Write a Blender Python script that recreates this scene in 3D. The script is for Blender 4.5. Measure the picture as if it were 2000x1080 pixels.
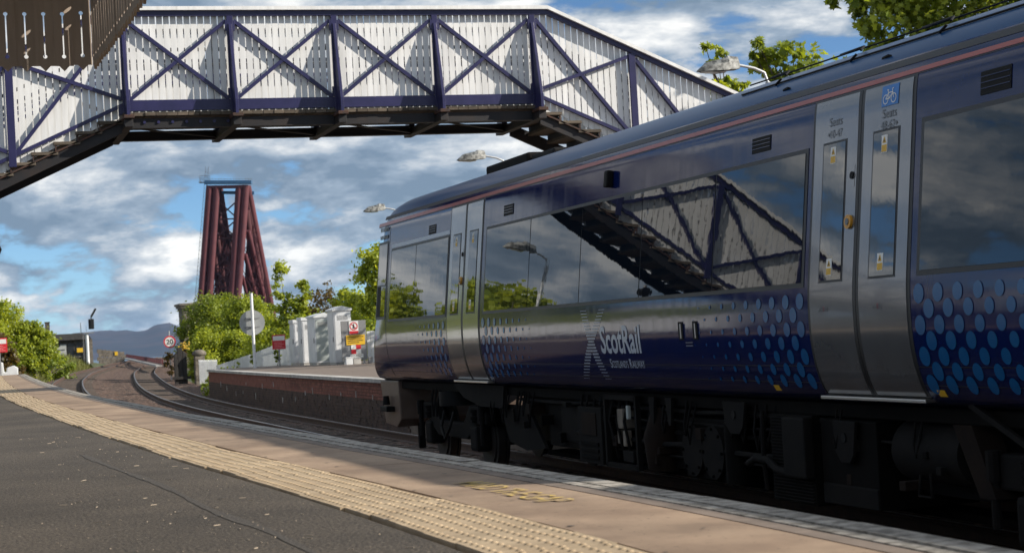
import bpy, bmesh, math, random
from mathutils import Vector, Matrix
R = math.radians
for o in list(bpy.data.objects): bpy.data.objects.remove(o)
scene = bpy.context.scene
col = scene.collection

# ------------------------------------------------------------------ camera
# world axes: +Y along the straight train, +X across the tracks (away from the near platform), Z=0 near rail head
PF = 0.915                      # near platform height
FP = 0.64                       # far platform height (canted formation)
cd = bpy.data.cameras.new('camera'); cam = bpy.data.objects.new('camera', cd); col.objects.link(cam)
cd.sensor_width = 36; cd.lens = 64.8; cd.clip_start = 0.1; cd.clip_end = 60000
fwd = Vector((0.2939, 0.9555, 0.0274)).normalized()
rgt = Vector((0.9549, -0.2917, -0.0558)); rgt = (rgt - fwd * rgt.dot(fwd)).normalized()
upv = rgt.cross(fwd)
m = Matrix((rgt, upv, -fwd)).transposed().to_4x4(); m.translation = (0, 0, 1.615)
cam.matrix_world = m
cd.dof.use_dof = True; cd.dof.focus_distance = 15.0; cd.dof.aperture_fstop = 7.1
scene.camera = cam

# ------------------------------------------------------------------ sun, sky
SUN = Vector((1.0, -0.45, 0.56)).normalized()
sl = bpy.data.lights.new('sun', 'SUN'); sl.energy = 5.0; sl.angle = R(0.55); sl.color = (1.0, 0.93, 0.82)
so = bpy.data.objects.new('sun', sl); col.objects.link(so)
so.rotation_euler = (-SUN).to_track_quat('-Z', 'Y').to_euler()
w = bpy.data.worlds.new('World'); scene.world = w; w.use_nodes = True
nt = w.node_tree; nt.nodes.clear()
def N(t, **k):
    n = nt.nodes.new(t)
    for a, b in k.items(): setattr(n, a, b)
    return n
def L(a, b): nt.links.new(a, b)
def MATH(op, a, b=None, c=None, clamp=False):
    n = N('ShaderNodeMath', operation=op, use_clamp=clamp)
    for i, v in enumerate((a, b, c)):
        if v is None: continue
        if isinstance(v, (int, float)): n.inputs[i].default_value = v
        else: L(v, n.inputs[i])
    return n.outputs[0]
def SSTEP(v, a, b):
    n = N('ShaderNodeMapRange', interpolation_type='SMOOTHSTEP')
    L(v, n.inputs[0]); n.inputs[1].default_value = a; n.inputs[2].default_value = b
    return n.outputs[0]
sky = N('ShaderNodeTexSky', sky_type='NISHITA', sun_disc=False)
sky.sun_elevation = math.asin(SUN.z); sky.sun_rotation = math.atan2(SUN.x, SUN.y)
sky.altitude = 50; sky.air_density = 0.55; sky.dust_density = 0.0; sky.ozone_density = 3.0
tc = N('ShaderNodeTexCoord'); sep = N('ShaderNodeSeparateXYZ'); L(tc.outputs['Generated'], sep.inputs[0])
zc = MATH('MAXIMUM', sep.outputs[2], 0.0)
def cloud_density(dz, dx, scale, seed):
    """layered cumulus: plane-projected direction plus height, sampled with a small shift"""
    z = MATH('ADD', zc, dz)
    k = MATH('ADD', MATH('MULTIPLY', z, 0.40), 0.26)
    x = MATH('DIVIDE', MATH('ADD', sep.outputs[0], dx), k)
    y = MATH('DIVIDE', sep.outputs[1], k)
    cb = N('ShaderNodeCombineXYZ'); L(x, cb.inputs[0]); L(y, cb.inputs[1]); L(MATH('MULTIPLY', z, 7.0), cb.inputs[2])
    n = N('ShaderNodeTexNoise', noise_dimensions='4D'); n.inputs['W'].default_value = seed
    L(cb.outputs[0], n.inputs['Vector']); n.inputs['Scale'].default_value = scale
    n.inputs['Detail'].default_value = 10; n.inputs['Roughness'].default_value = 0.545; n.inputs['Lacunarity'].default_value = 2.1
    n.inputs['Distortion'].default_value = 0.15
    return n.outputs['Fac']
CS, SEED = 3.5, 23.9
d0 = cloud_density(0.0, 0.0, CS, SEED)
d1 = cloud_density(0.024, 0.014, CS, SEED)
mask = SSTEP(d0, 0.395, 0.468)
lit = MATH('ADD', MATH('MULTIPLY', MATH('SUBTRACT', d0, d1), 4.2), 0.40, clamp=True)
thick = SSTEP(d0, 0.47, 0.70)
lit = MATH('SUBTRACT', lit, MATH('MULTIPLY', thick, 0.14), clamp=True)
ramp = N('ShaderNodeValToRGB'); L(lit, ramp.inputs[0])
e = ramp.color_ramp.elements; e[0].position = 0.0; e[0].color = (0.22, 0.305, 0.41, 1); e[1].position = 1.0; e[1].color = (1.15, 1.14, 1.10, 1)
el = e.new(0.34); el.color = (0.36, 0.45, 0.56, 1)
el = e.new(0.66); el.color = (0.70, 0.745, 0.79, 1)
tint = N('ShaderNodeMix', data_type='RGBA', blend_type='MULTIPLY'); tint.inputs[0].default_value = 1; L(sky.outputs[0], tint.inputs[6]); tint.inputs[7].default_value = (.84, .98, 1.02, 1)
b1 = N('ShaderNodeBackground'); L(tint.outputs[2], b1.inputs[0]); b1.inputs[1].default_value = 0.088
b2 = N('ShaderNodeBackground'); L(ramp.outputs[0], b2.inputs[0]); b2.inputs[1].default_value = 0.72
mx = N('ShaderNodeMixShader'); L(MATH('MULTIPLY', mask, 0.96), mx.inputs[0]); L(b1.outputs[0], mx.inputs[1]); L(b2.outputs[0], mx.inputs[2])
out = N('ShaderNodeOutputWorld'); L(mx.outputs[0], out.inputs[0])
vs = scene.view_settings
vs.view_transform = 'Standard'; vs.look = 'None'; vs.gamma = 1; vs.use_curve_mapping = False; vs.exposure = 0.45
scene.render.engine = 'CYCLES'
scene.cycles.max_bounces = 8; scene.cycles.transparent_max_bounces = 8

# ------------------------------------------------------------------ helpers
def tag(o, label=None, cat=None, group=None, kind=None):
    if label: o['label'] = label
    if cat: o['category'] = cat
    if group: o['group'] = group
    if kind: o['kind'] = kind
    return o
def link(name, data, parent=None):
    o = bpy.data.objects.new(name, data); col.objects.link(o)
    if parent is not None: o.parent = parent
    return o
def thing(name, loc, label, cat, group=None):
    o = link(name, None); o.location = loc; o.empty_display_size = 0.2
    return tag(o, label, cat, group)
class MB:
    """collects simple shapes in one mesh, in the coordinates of its parent thing (offset org)"""
    def __init__(s, org=(0, 0, 0)):
        s.v = []; s.f = []; s.mi = []; s.o = Vector(org); s.cur = 0; s.att = None
    def add(s, vs, fs):
        b = len(s.v); s.v += [Vector(p) - s.o for p in vs]
        for f in fs: s.f.append(tuple(b + i for i in f)); s.mi.append(s.cur)
        return s
    def box(s, x0, x1, y0, y1, z0, z1):
        return s.add([(x0,y0,z0),(x1,y0,z0),(x1,y1,z0),(x0,y1,z0),(x0,y0,z1),(x1,y0,z1),(x1,y1,z1),(x0,y1,z1)],
                     [(0,3,2,1),(4,5,6,7),(0,1,5,4),(1,2,6,5),(2,3,7,6),(3,0,4,7)])
    def obox(s, c, ax, ay, az):
        c, ax, ay, az = map(Vector, (c, ax, ay, az))
        P = [c+i*ax+j*ay+k*az for k in (-1,1) for i, j in ((-1,-1),(1,-1),(1,1),(-1,1))]
        return s.add(P, [(0,3,2,1),(4,5,6,7),(0,1,5,4),(1,2,6,5),(2,3,7,6),(3,0,4,7)])
    def bar(s, p, q, w, h, up=(0,0,1)):
        p, q, up = Vector(p), Vector(q), Vector(up)
        d = (q-p); a = d.cross(up)
        if a.length < 1e-6: a = d.cross(Vector((1,0,0)))
        a.normalize(); b = a.cross(d).normalized()
        return s.obox((p+q)/2, d/2, a*(w/2), b*(h/2))
    def tube(s, pts, r, n=8, cap=True):
        pts = [Vector(p) for p in pts]; k = len(pts)
        rs = r if isinstance(r, (list, tuple)) else [r]*k
        vs = []; fs = []; ref = None
        for i, p in enumerate(pts):
            t = (pts[min(i+1,k-1)] - pts[max(i-1,0)]).normalized()
            if ref is None:
                ref = t.cross(Vector((0,0,1)))
                if ref.length < .05: ref = t.cross(Vector((1,0,0)))
            a = (ref - t*ref.dot(t)).normalized(); ref = a; b = t.cross(a)
            for j in range(n):
                g = 2*math.pi*j/n; vs.append(p + (a*math.cos(g)+b*math.sin(g))*rs[i])
        for i in range(k-1):
            for j in range(n):
                fs.append((i*n+j, i*n+(j+1)%n, (i+1)*n+(j+1)%n, (i+1)*n+j))
        if cap: fs.append(tuple(range(n))[::-1]); fs.append(tuple(range((k-1)*n, k*n)))
        return s.add(vs, fs)
    def disc(s, c, axis, r, t, n=24):
        c, axis = Vector(c), Vector(axis).normalized()
        return s.tube([c-axis*t/2, c+axis*t/2], r, n)
    def prism(s, poly, fmap):
        """poly of 2D points, fmap(u,v,side) -> 3D point; side 0/1"""
        n = len(poly); vs = [fmap(u, v, 0) for u, v in poly] + [fmap(u, v, 1) for u, v in poly]
        return s.add(vs, [tuple(range(n))[::-1], tuple(range(n, 2*n))] + [(i, (i+1) % n, n+(i+1) % n, n+i) for i in range(n)])
    def grid(s, rows, close=False):
        n = len(rows[0]); vs = [p for r in rows for p in r]; fs = []
        for i in range(len(rows)-1):
            for j in range(n-1 + (1 if close else 0)):
                k = (j+1) % n
                fs.append((i*n+j, i*n+k, (i+1)*n+k, (i+1)*n+j))
        return s.add(vs, fs)
    def mesh(s, name, mats, smooth=False, bevel=0, fix=True):
        me = bpy.data.meshes.new(name); me.from_pydata(s.v, [], s.f)
        for m_ in (mats if isinstance(mats, (list, tuple)) else [mats]): me.materials.append(m_)
        if any(s.mi): me.polygons.foreach_set('material_index', s.mi)
        if fix or bevel:
            bm = bmesh.new(); bm.from_mesh(me)
            if fix: bmesh.ops.recalc_face_normals(bm, faces=bm.faces)
            if bevel:
                ed = [e_ for e_ in bm.edges if len(e_.link_faces) == 2 and e_.calc_face_angle(0) > .6]
                bmesh.ops.bevel(bm, geom=ed, offset=bevel, segments=2, affect='EDGES', profile=.6)
            bm.to_mesh(me); bm.free()
        if smooth:
            me.polygons.foreach_set('use_smooth', [True]*len(me.polygons))
            if smooth is not True:
                me.set_sharp_from_angle(angle=R(smooth))
        me.update(); return me
    def build(s, name, mats, parent=None, smooth=False, bevel=0, fix=True):
        return link(name, s.mesh(name, mats, smooth, bevel, fix), parent)
def lerp(a, b, t): return a + (b-a)*t
def interp(x, xs, ys):
    if x <= xs[0]: return ys[0]
    for i in range(len(xs)-1):
        if x <= xs[i+1]:
            return lerp(ys[i], ys[i+1], (x-xs[i])/(xs[i+1]-xs[i]))
    return ys[-1]
def smooth_curve(xs, ys):
    """monotone-ish cubic (Catmull-Rom tangents)"""
    n = len(xs); ms = []
    for i in range(n):
        a, b = max(i-1, 0), min(i+1, n-1); ms.append((ys[b]-ys[a])/(xs[b]-xs[a]))
    def f(x):
        if x <= xs[0]: return ys[0]+(x-xs[0])*ms[0]
        if x >= xs[-1]: return ys[-1]+(x-xs[-1])*ms[-1]
        for i in range(n-1):
            if x <= xs[i+1]:
                h = xs[i+1]-xs[i]; t = (x-xs[i])/h
                return (2*t**3-3*t*t+1)*ys[i]+(t**3-2*t*t+t)*h*ms[i]+(-2*t**3+3*t*t)*ys[i+1]+(t**3-t*t)*h*ms[i+1]
    return f

# ------------------------------------------------------------------ materials
def mat(name, c1, c2=None, scale=3, rough=.6, r2=None, metal=0, bump=0, bscale=60, bdist=.01, detail=6, spec=.5, stretch=(1,1,1),
        bstretch=None, rnd=0, coat=0, ior=None, lo=.35, hi=.65, speck=None, trans=0, patch=None, dust=None):
    m_ = bpy.data.materials.new(name); m_.use_nodes = True
    t = m_.node_tree; ns, ln = t.nodes, t.links; bs = ns['Principled BSDF']
    def add(ty, **k):
        n = ns.new(ty)
        for a, b in k.items(): setattr(n, a, b)
        return n
    bs.inputs['Roughness'].default_value = rough; bs.inputs['Metallic'].default_value = metal
    bs.inputs['Specular IOR Level'].default_value = spec; bs.inputs['Coat Weight'].default_value = coat
    bs.inputs['Coat Roughness'].default_value = .03
    if ior: bs.inputs['IOR'].default_value = ior
    if trans: bs.inputs['Transmission Weight'].default_value = trans
    bs.inputs['Base Color'].default_value = (*c1, 1)
    geo = add('ShaderNodeNewGeometry')
    colout = None
    if c2:
        mp = add('ShaderNodeVectorMath', operation='MULTIPLY'); ln.new(geo.outputs['Position'], mp.inputs[0]); mp.inputs[1].default_value = stretch
        nz = add('ShaderNodeTexNoise'); ln.new(mp.outputs[0], nz.inputs['Vector']); nz.inputs['Scale'].default_value = scale
        nz.inputs['Detail'].default_value = detail; nz.inputs['Roughness'].default_value = .6
        rp = add('ShaderNodeValToRGB'); ln.new(nz.outputs['Fac'], rp.inputs[0])
        rp.color_ramp.elements[0].position = lo; rp.color_ramp.elements[1].position = hi
        rp.color_ramp.elements[0].color = (*c1, 1); rp.color_ramp.elements[1].color = (*c2, 1)
        colout = rp.outputs[0]
        if r2 is not None:
            mr = add('ShaderNodeMapRange'); ln.new(nz.outputs['Fac'], mr.inputs[0])
            mr.inputs[1].default_value = lo; mr.inputs[2].default_value = hi; mr.inputs[3].default_value = rough; mr.inputs[4].default_value = r2
            ln.new(mr.outputs[0], bs.inputs['Roughness'])
    if speck:
        sc, thr, scol = speck
        vo = add('ShaderNodeTexNoise'); ln.new(geo.outputs['Position'], vo.inputs['Vector']); vo.inputs['Scale'].default_value = sc; vo.inputs['Detail'].default_value = 2
        mr = add('ShaderNodeMapRange', interpolation_type='SMOOTHSTEP'); ln.new(vo.outputs['Fac'], mr.inputs[0]); mr.inputs[1].default_value = thr; mr.inputs[2].default_value = thr+.06
        mxx = add('ShaderNodeMix', data_type='RGBA'); ln.new(mr.outputs[0], mxx.inputs[0])
        if colout: ln.new(colout, mxx.inputs[6])
        else: mxx.inputs[6].default_value = (*c1, 1)
        mxx.inputs[7].default_value = (*scol, 1); colout = mxx.outputs[2]
    if patch:
        ps, pa, pst = patch
        mp3 = add('ShaderNodeVectorMath', operation='MULTIPLY'); ln.new(geo.outputs['Position'], mp3.inputs[0]); mp3.inputs[1].default_value = pst
        pn = add('ShaderNodeTexNoise'); ln.new(mp3.outputs[0], pn.inputs['Vector']); pn.inputs['Scale'].default_value = ps; pn.inputs['Detail'].default_value = 6; pn.inputs['Roughness'].default_value = .65
        mr = add('ShaderNodeMapRange'); ln.new(pn.outputs['Fac'], mr.inputs[0]); mr.inputs[1].default_value = .33; mr.inputs[2].default_value = .67; mr.inputs[3].default_value = 1-pa; mr.inputs[4].default_value = 1+pa*.6
        hs2 = add('ShaderNodeHueSaturation'); ln.new(mr.outputs[0], hs2.inputs['Value']); ln.new(colout, hs2.inputs['Color']); colout = hs2.outputs[0]
    if dust:
        z0_, z1_, dc, da = dust
        sp_ = add('ShaderNodeSeparateXYZ'); ln.new(geo.outputs['Position'], sp_.inputs[0])
        dn = add('ShaderNodeTexNoise'); mp4 = add('ShaderNodeVectorMath', operation='MULTIPLY'); ln.new(geo.outputs['Position'], mp4.inputs[0]); mp4.inputs[1].default_value = (1, 5, 1.2); ln.new(mp4.outputs[0], dn.inputs['Vector']); dn.inputs['Scale'].default_value = 1.5; dn.inputs['Detail'].default_value = 6
        mr = add('ShaderNodeMapRange'); ln.new(sp_.outputs[2], mr.inputs[0]); mr.inputs[1].default_value = z1_; mr.inputs[2].default_value = z0_; mr.inputs[3].default_value = 0; mr.inputs[4].default_value = da
        mu = add('ShaderNodeMath', operation='MULTIPLY'); ln.new(mr.outputs[0], mu.inputs[0]); ln.new(dn.outputs['Fac'], mu.inputs[1])
        mxd = add('ShaderNodeMix', data_type='RGBA'); ln.new(mu.outputs[0], mxd.inputs[0]); ln.new(colout, mxd.inputs[6]); mxd.inputs[7].default_value = (*dc, 1); colout = mxd.outputs[2]
    if rnd:
        oi = add('ShaderNodeObjectInfo'); hs = add('ShaderNodeHueSaturation')
        mr = add('ShaderNodeMapRange'); ln.new(oi.outputs['Random'], mr.inputs[0]); mr.inputs[3].default_value = 1-rnd; mr.inputs[4].default_value = 1+rnd
        ln.new(mr.outputs[0], hs.inputs['Value'])
        if colout: ln.new(colout, hs.inputs['Color'])
        else: hs.inputs['Color'].default_value = (*c1, 1)
        colout = hs.outputs[0]
    if colout: ln.new(colout, bs.inputs['Base Color'])
    if bump:
        v = geo.outputs['Position']
        if bstretch:
            mp2 = add('ShaderNodeVectorMath', operation='MULTIPLY'); ln.new(v, mp2.inputs[0]); mp2.inputs[1].default_value = bstretch; v = mp2.outputs[0]
        n2 = add('ShaderNodeTexNoise'); ln.new(v, n2.inputs['Vector']); n2.inputs['Scale'].default_value = bscale; n2.inputs['Detail'].default_value = 3
        bp = add('ShaderNodeBump'); ln.new(n2.outputs['Fac'], bp.inputs['Height']); bp.inputs['Strength'].default_value = bump; bp.inputs['Distance'].default_value = bdist
        ln.new(bp.outputs[0], bs.inputs['Normal'])
        if coat: ln.new(bp.outputs[0], bs.inputs['Coat Normal'])
    return m_
def leafmat(name, dark, light, sat=1.0, tl=.45):
    m_ = bpy.data.materials.new(name); m_.use_nodes = True
    t = m_.node_tree; ns, ln = t.nodes, t.links; bs = ns['Principled BSDF']
    at = ns.new('ShaderNodeAttribute'); at.attribute_name = 'tone'
    rp = ns.new('ShaderNodeValToRGB'); ln.new(at.outputs['Fac'], rp.inputs[0])
    rp.color_ramp.elements[0].color = (*dark, 1); rp.color_ramp.elements[1].color = (*light, 1)
    ln.new(rp.outputs[0], bs.inputs['Base Color']); bs.inputs['Roughness'].default_value = .45; bs.inputs['Specular IOR Level'].default_value = .35
    tr = ns.new('ShaderNodeBsdfTranslucent'); mul = ns.new('ShaderNodeMix'); mul.data_type = 'RGBA'; mul.blend_type = 'MULTIPLY'; mul.inputs[0].default_value = 1
    ln.new(rp.outputs[0], mul.inputs[6]); mul.inputs[7].default_value = (1.9, 1.7, .5, 1); ln.new(mul.outputs[2], tr.inputs[0])
    mxs = ns.new('ShaderNodeMixShader'); mxs.inputs[0].default_value = tl
    ln.new(bs.outputs[0], mxs.inputs[1]); ln.new(tr.outputs[0], mxs.inputs[2]); ln.new(mxs.outputs[0], ns['Material Output'].inputs[0])
    return m_
K = {}
K['asphalt'] = mat('asphalt', (.025,.0185,.013), (.125,.100,.074), scale=58, detail=3, rough=.88, bump=1.0, bscale=70, bdist=.010, lo=.34, hi=.68, speck=(36,.67,(.22,.185,.145)), patch=(.9, .38, (1,1,1)))
K['sealant'] = mat('sealant', (.0240,.0200,.0165), (.108,.091,.074), scale=60, detail=3, rough=.85, bump=.9, bscale=75, bdist=.009, lo=.32, hi=.70)
K['paving'] = mat('paving', (.225,.152,.100), (.36,.255,.172), scale=1.7, detail=9, rough=.8, bump=.35, bscale=180, bdist=.003, rnd=.05, speck=(45,.665,(.15,.105,.07)), patch=(3.0, .22, (1,.5,1)))
K['tactile'] = mat('tactile', (.37,.272,.168), (.46,.350,.225), scale=5, rough=.75, bump=.2, bscale=220, bdist=.002, rnd=.06, patch=(6.0, .20, (1,1,1)))
K['edge_white'] = mat('edge_white', (.13,.112,.09), (.38,.345,.30), scale=16, detail=9, rough=.8, bump=.3, bscale=90, bdist=.003, rnd=.05, lo=.36, hi=.58, patch=(2.0, .25, (1,1,1)))
K['edge_brown'] = mat('edge_brown', (.15,.115,.09), (.215,.165,.13), scale=6, rough=.8, bump=.3, bscale=120, bdist=.003, rnd=.06)
K['joint'] = mat('joint', (.03,.026,.022), (.05,.043,.036), scale=10, rough=.9)
K['yellow_paint'] = mat('yellow_paint', (.58,.41,.10), (.36,.255,.14), scale=22, rough=.75, lo=.44, hi=.57)
K['concrete'] = mat('concrete', (.34,.325,.30), (.52,.50,.47), scale=3, rough=.85, bump=.3, bscale=60, bdist=.006, rnd=.1)
K['dark_wall'] = mat('dark_wall', (.05,.04,.035), (.10,.08,.065), scale=2, rough=.9, bump=.5, bscale=25, bdist=.02)
K['brick'] = mat('brick', (.16,.055,.04), (.26,.10,.07), scale=6, rough=.85, bump=.3, bscale=80, bdist=.004, rnd=.22)
K['brick_dark'] = mat('brick_dark', (.050,.034,.028), (.10,.06,.045), scale=4, rough=.9, bump=.3, bscale=80, bdist=.004, rnd=.3)
K['mortar'] = mat('mortar', (.09,.075,.06), (.16,.135,.11), scale=4, rough=.95)
K['ballast'] = mat('ballast', (.028,.018,.013), (.135,.072,.047), scale=4, detail=12, rough=.95, bump=1, bscale=16, bdist=.09, speck=(9,.58,(.30,.21,.16)), lo=.40, hi=.62)
K['soil'] = mat('soil', (.05,.04,.028), (.09,.075,.05), scale=2, rough=.95, bump=.6, bscale=12, bdist=.05)
K['grassland'] = mat('grassland', (.04,.055,.02), (.09,.10,.04), scale=.4, rough=.95, bump=.8, bscale=6, bdist=.1)
K['rail_rust'] = mat('rail_rust', (.055,.032,.022), (.095,.05,.032), scale=9, rough=.7)
K['rail_head'] = mat('rail_head', (.20,.18,.165), (.30,.275,.25), scale=4, rough=.42, metal=1)
K['sleeper'] = mat('sleeper', (.06,.045,.035), (.12,.09,.07), scale=6, rough=.9, rnd=.2)
# bridge paint
K['br_white'] = mat('br_white', (.66,.655,.635), (.78,.775,.76), scale=2.0, rough=.6, bump=.15, bscale=30, bdist=.004, stretch=(3,3,.6), rnd=.06, lo=.25, hi=.5, patch=(2.2, .13, (4,4,.35)))
K['br_blue'] = mat('br_blue', (.013,.013,.062), (.022,.020,.085), scale=3, rough=.4, bump=.15, bscale=30, bdist=.004)
K['br_steel'] = mat('br_steel', (.009,.008,.010), (.030,.017,.012), scale=2.5, rough=.65, lo=.45, hi=.8)
K['timber'] = mat('timber', (.055,.042,.030), (.14,.11,.08), scale=3, stretch=(.6,6,6), rough=.85, bump=.3, bscale=40, bdist=.004, rnd=.25)
K['rusty'] = mat('rusty', (.09,.035,.018), (.03,.022,.020), scale=7, rough=.8)
K['canopy_brown'] = mat('canopy_brown', (.44,.355,.285), (.50,.41,.335), scale=6, rough=.55, bump=.12, bscale=50, bdist=.003, stretch=(5,5,.5), rnd=.06)
K['canopy_cream'] = mat('canopy_cream', (.66,.65,.60), (.72,.71,.67), scale=4, rough=.5)
# train
K['navy'] = mat('navy', (.002,.010,.070), (.005,.011,.062), scale=1.6, stretch=(1,5,.4), rough=.09, r2=.16, spec=.42, ior=1.45, coat=0, bump=.12, bscale=3.2, bdist=.012, bstretch=(1,.22,1.6), lo=.45, hi=.75, dust=(.93, 1.35, (.010,.0075,.007), .95))
K['roof_sky_blue'] = mat('roof_sky_blue', (.004,.050,.145), (.008,.060,.165), scale=1.2, rough=.28, spec=.12, bump=.06, bscale=5, bdist=.01, bstretch=(1,.2,1))  # blue of the reflected sky is put into the roof base colour
K['stripe'] = mat('stripe', (.30,.060,.050), (.34,.072,.060), scale=3, rough=.3)
K['door_silver'] = mat('door_silver', (.17,.175,.185), (.20,.205,.215), scale=2, rough=.16, metal=.55, coat=.3, bump=.07, bscale=4, bdist=.01, bstretch=(1,1,.4), dust=(.95, 1.5, (.075,.056,.043), .8))
K['glass'] = mat('glass', (.004,.008,.014), rough=.012, spec=.6, ior=1.52, bump=.05, bscale=2.6, bdist=.008)
K['glass_door'] = mat('glass_door', (.005,.007,.010), rough=.015, spec=.8, ior=1.72, bump=.05, bscale=4.5, bdist=.006)
K['rubber'] = mat('rubber', (.008,.008,.009), rough=.45)
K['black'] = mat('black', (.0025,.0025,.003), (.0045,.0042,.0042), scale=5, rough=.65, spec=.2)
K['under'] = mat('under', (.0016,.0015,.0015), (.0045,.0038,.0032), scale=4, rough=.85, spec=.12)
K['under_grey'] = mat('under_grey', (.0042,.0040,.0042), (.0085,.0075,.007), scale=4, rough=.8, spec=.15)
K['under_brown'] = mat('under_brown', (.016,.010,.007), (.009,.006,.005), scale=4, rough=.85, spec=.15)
K['valance'] = mat('valance', (.10,.068,.052), (.15,.105,.082), scale=3, rough=.45)
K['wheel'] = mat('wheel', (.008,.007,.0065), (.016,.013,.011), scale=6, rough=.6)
K['dot_blue'] = mat('dot_blue', (.003,.078,.215), rough=.25, spec=.4)
K['livery_white'] = mat('livery_white', (.42,.46,.52), rough=.35)
K['livery_grey'] = mat('livery_grey', (.12,.13,.145), rough=.4)
K['sign_blue'] = mat('sign_blue', (.01,.16,.50), rough=.35)
K['warn_yellow'] = mat('warn_yellow', (.62,.36,.02), rough=.45)
K['button_orange'] = mat('button_orange', (.55,.26,.02), rough=.35)
K['white_print'] = mat('white_print', (.72,.72,.70), rough=.5)
K['red_print'] = mat('red_print', (.55,.02,.03), rough=.45)
K['black_print'] = mat('black_print', (.012,.012,.013), rough=.5)
K['yellow_print'] = mat('yellow_print', (.70,.42,.02), rough=.5)
K['step_metal'] = mat('step_metal', (.55,.52,.48), rough=.35, metal=1)
# street things
K['white_paint'] = mat('white_paint', (.64,.65,.66), (.76,.77,.78), scale=2.5, rough=.5, rnd=.04)
K['grey_paint'] = mat('grey_paint', (.20,.20,.205), (.25,.25,.255), scale=3, rough=.55)
K['sign_back'] = mat('sign_back', (.34,.35,.34), (.42,.43,.42), scale=3, rough=.5)
K['grey_green'] = mat('grey_green', (.38,.42,.40), (.46,.49,.47), scale=2, rough=.5)
K['galv'] = mat('galv', (.42,.43,.44), (.55,.56,.57), scale=6, rough=.45, metal=.3)
K['lamp_shell'] = mat('lamp_shell', (.07,.07,.066), (.36,.36,.34), scale=11, rough=.6, lo=.40, hi=.62)
K['lamp_lens'] = mat('lamp_lens', (.55,.56,.55), rough=.25)
K['stone'] = mat('stone', (.10,.085,.07), (.21,.18,.145), scale=4, rough=.9, bump=.5, bscale=12, bdist=.03, rnd=.15)
K['stone_dark'] = mat('stone_dark', (.045,.038,.032), (.10,.085,.07), scale=3, rough=.9, bump=.5, bscale=14, bdist=.03, rnd=.15)
K['tarred_timber'] = mat('tarred_timber', (.012,.011,.011), (.035,.030,.026), scale=5, stretch=(4,4,.6), rough=.8, rnd=.15)
K['slate'] = mat('slate', (.035,.033,.034), (.06,.056,.055), scale=3, rough=.8)
K['window_dark'] = mat('window_dark', (.02,.022,.025), rough=.15)
K['cable_black'] = mat('cable_black', (.008,.008,.008), rough=.5)
K['tower_red'] = mat('tower_red', (.088,.019,.026), (.125,.028,.035), scale=.25, rough=.7)
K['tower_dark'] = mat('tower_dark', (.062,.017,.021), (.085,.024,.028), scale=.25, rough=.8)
K['sheet_blue'] = mat('sheet_blue', (.03,.10,.22), (.05,.14,.27), scale=1, rough=.6)
K['scaffold'] = mat('scaffold', (.18,.19,.20), rough=.5, metal=.3)
K['hill'] = mat('hill', (.010,.022,.036), (.060,.044,.050), scale=.0016, detail=9, rough=.95)
K['sea'] = mat('sea', (.03,.06,.07), rough=.25)
K['bark'] = mat('bark', (.06,.047,.035), (.11,.09,.07), scale=6, rough=.9, bump=.4, bscale=20, bdist=.02)
K['twig'] = mat('twig', (.12,.09,.065), (.18,.14,.10), scale=6, rough=.9)
K['leaf_a'] = leafmat('leaf_a', (.095,.145,.018), (.42,.48,.07))
K['leaf_b'] = leafmat('leaf_b', (.12,.175,.02), (.48,.53,.08))
K['leaf_d'] = leafmat('leaf_d', (.07,.118,.018), (.31,.37,.058))
K['leaf_brown'] = leafmat('leaf_brown', (.06,.05,.02), (.15,.10,.04))
K['grass'] = leafmat('grass', (.08,.10,.03), (.22,.22,.08), tl=.3)
K['flower'] = mat('flower', (.48,.30,.02), rough=.6)
# ================================================================== the setting
rng = random.Random(7)
edge = smooth_curve([-14, -4, 4.5, 6, 8.5, 11.9, 20.2, 31, 42, 52, 60, 66], [2.60, 2.71, 2.78, 2.78, 2.705, 2.545, 2.285, 2.09, 2.13, 2.26, 2.40, 2.52])
near_c = smooth_curve([-14, 5, 12, 20, 31, 52, 66, 80, 100, 110, 128, 144, 184, 220, 260, 320], [4.1, 4.22, 3.98, 3.74, 3.54, 3.70, 4.05, 4.7, 5.95, 6.7, 8.25, 9.8, 14.6, 19.2, 25, 34.5])
far_c = smooth_curve([-14, 10, 30, 40, 55, 70, 93, 129, 152, 206, 260, 320], [8.1, 7.66, 7.60, 7.58, 7.68, 8.2, 9.75, 12.9, 15.2, 21.5, 28.6, 38])
fedge = smooth_curve([0, 20, 40, 55, 71], [8.96, 8.94, 8.97, 9.15, 9.46])

# ground plateau falling to the firth
mb = MB()
ys = [-80, -20, 40, 100, 160, 220, 280, 330, 400, 500, 700, 1200, 3000, 8000, 16000, 30000]
xs = [-9000, -3000, -900, -300, -120, -60, -20, 20, 60, 120, 300, 900, 3000, 9000]
mb.grid([[(x, y, interp(y, [330, 500, 700, 1200], [-.85, -20, -44, -52]) if abs(x) < 400 else interp(y, [100, 700], [-.85, -52])) for x in xs] for y in ys])
tag(mb.build('ground', K['grassland'], fix=False), kind='structure')
mb = MB(); mb.grid([[(x, y, -46) for x in (-14000, -2000, 0, 2000, 14000)] for y in (560, 2000, 9000, 29000)])
tag(mb.build('sea', K['sea'], fix=False), kind='structure')
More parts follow.
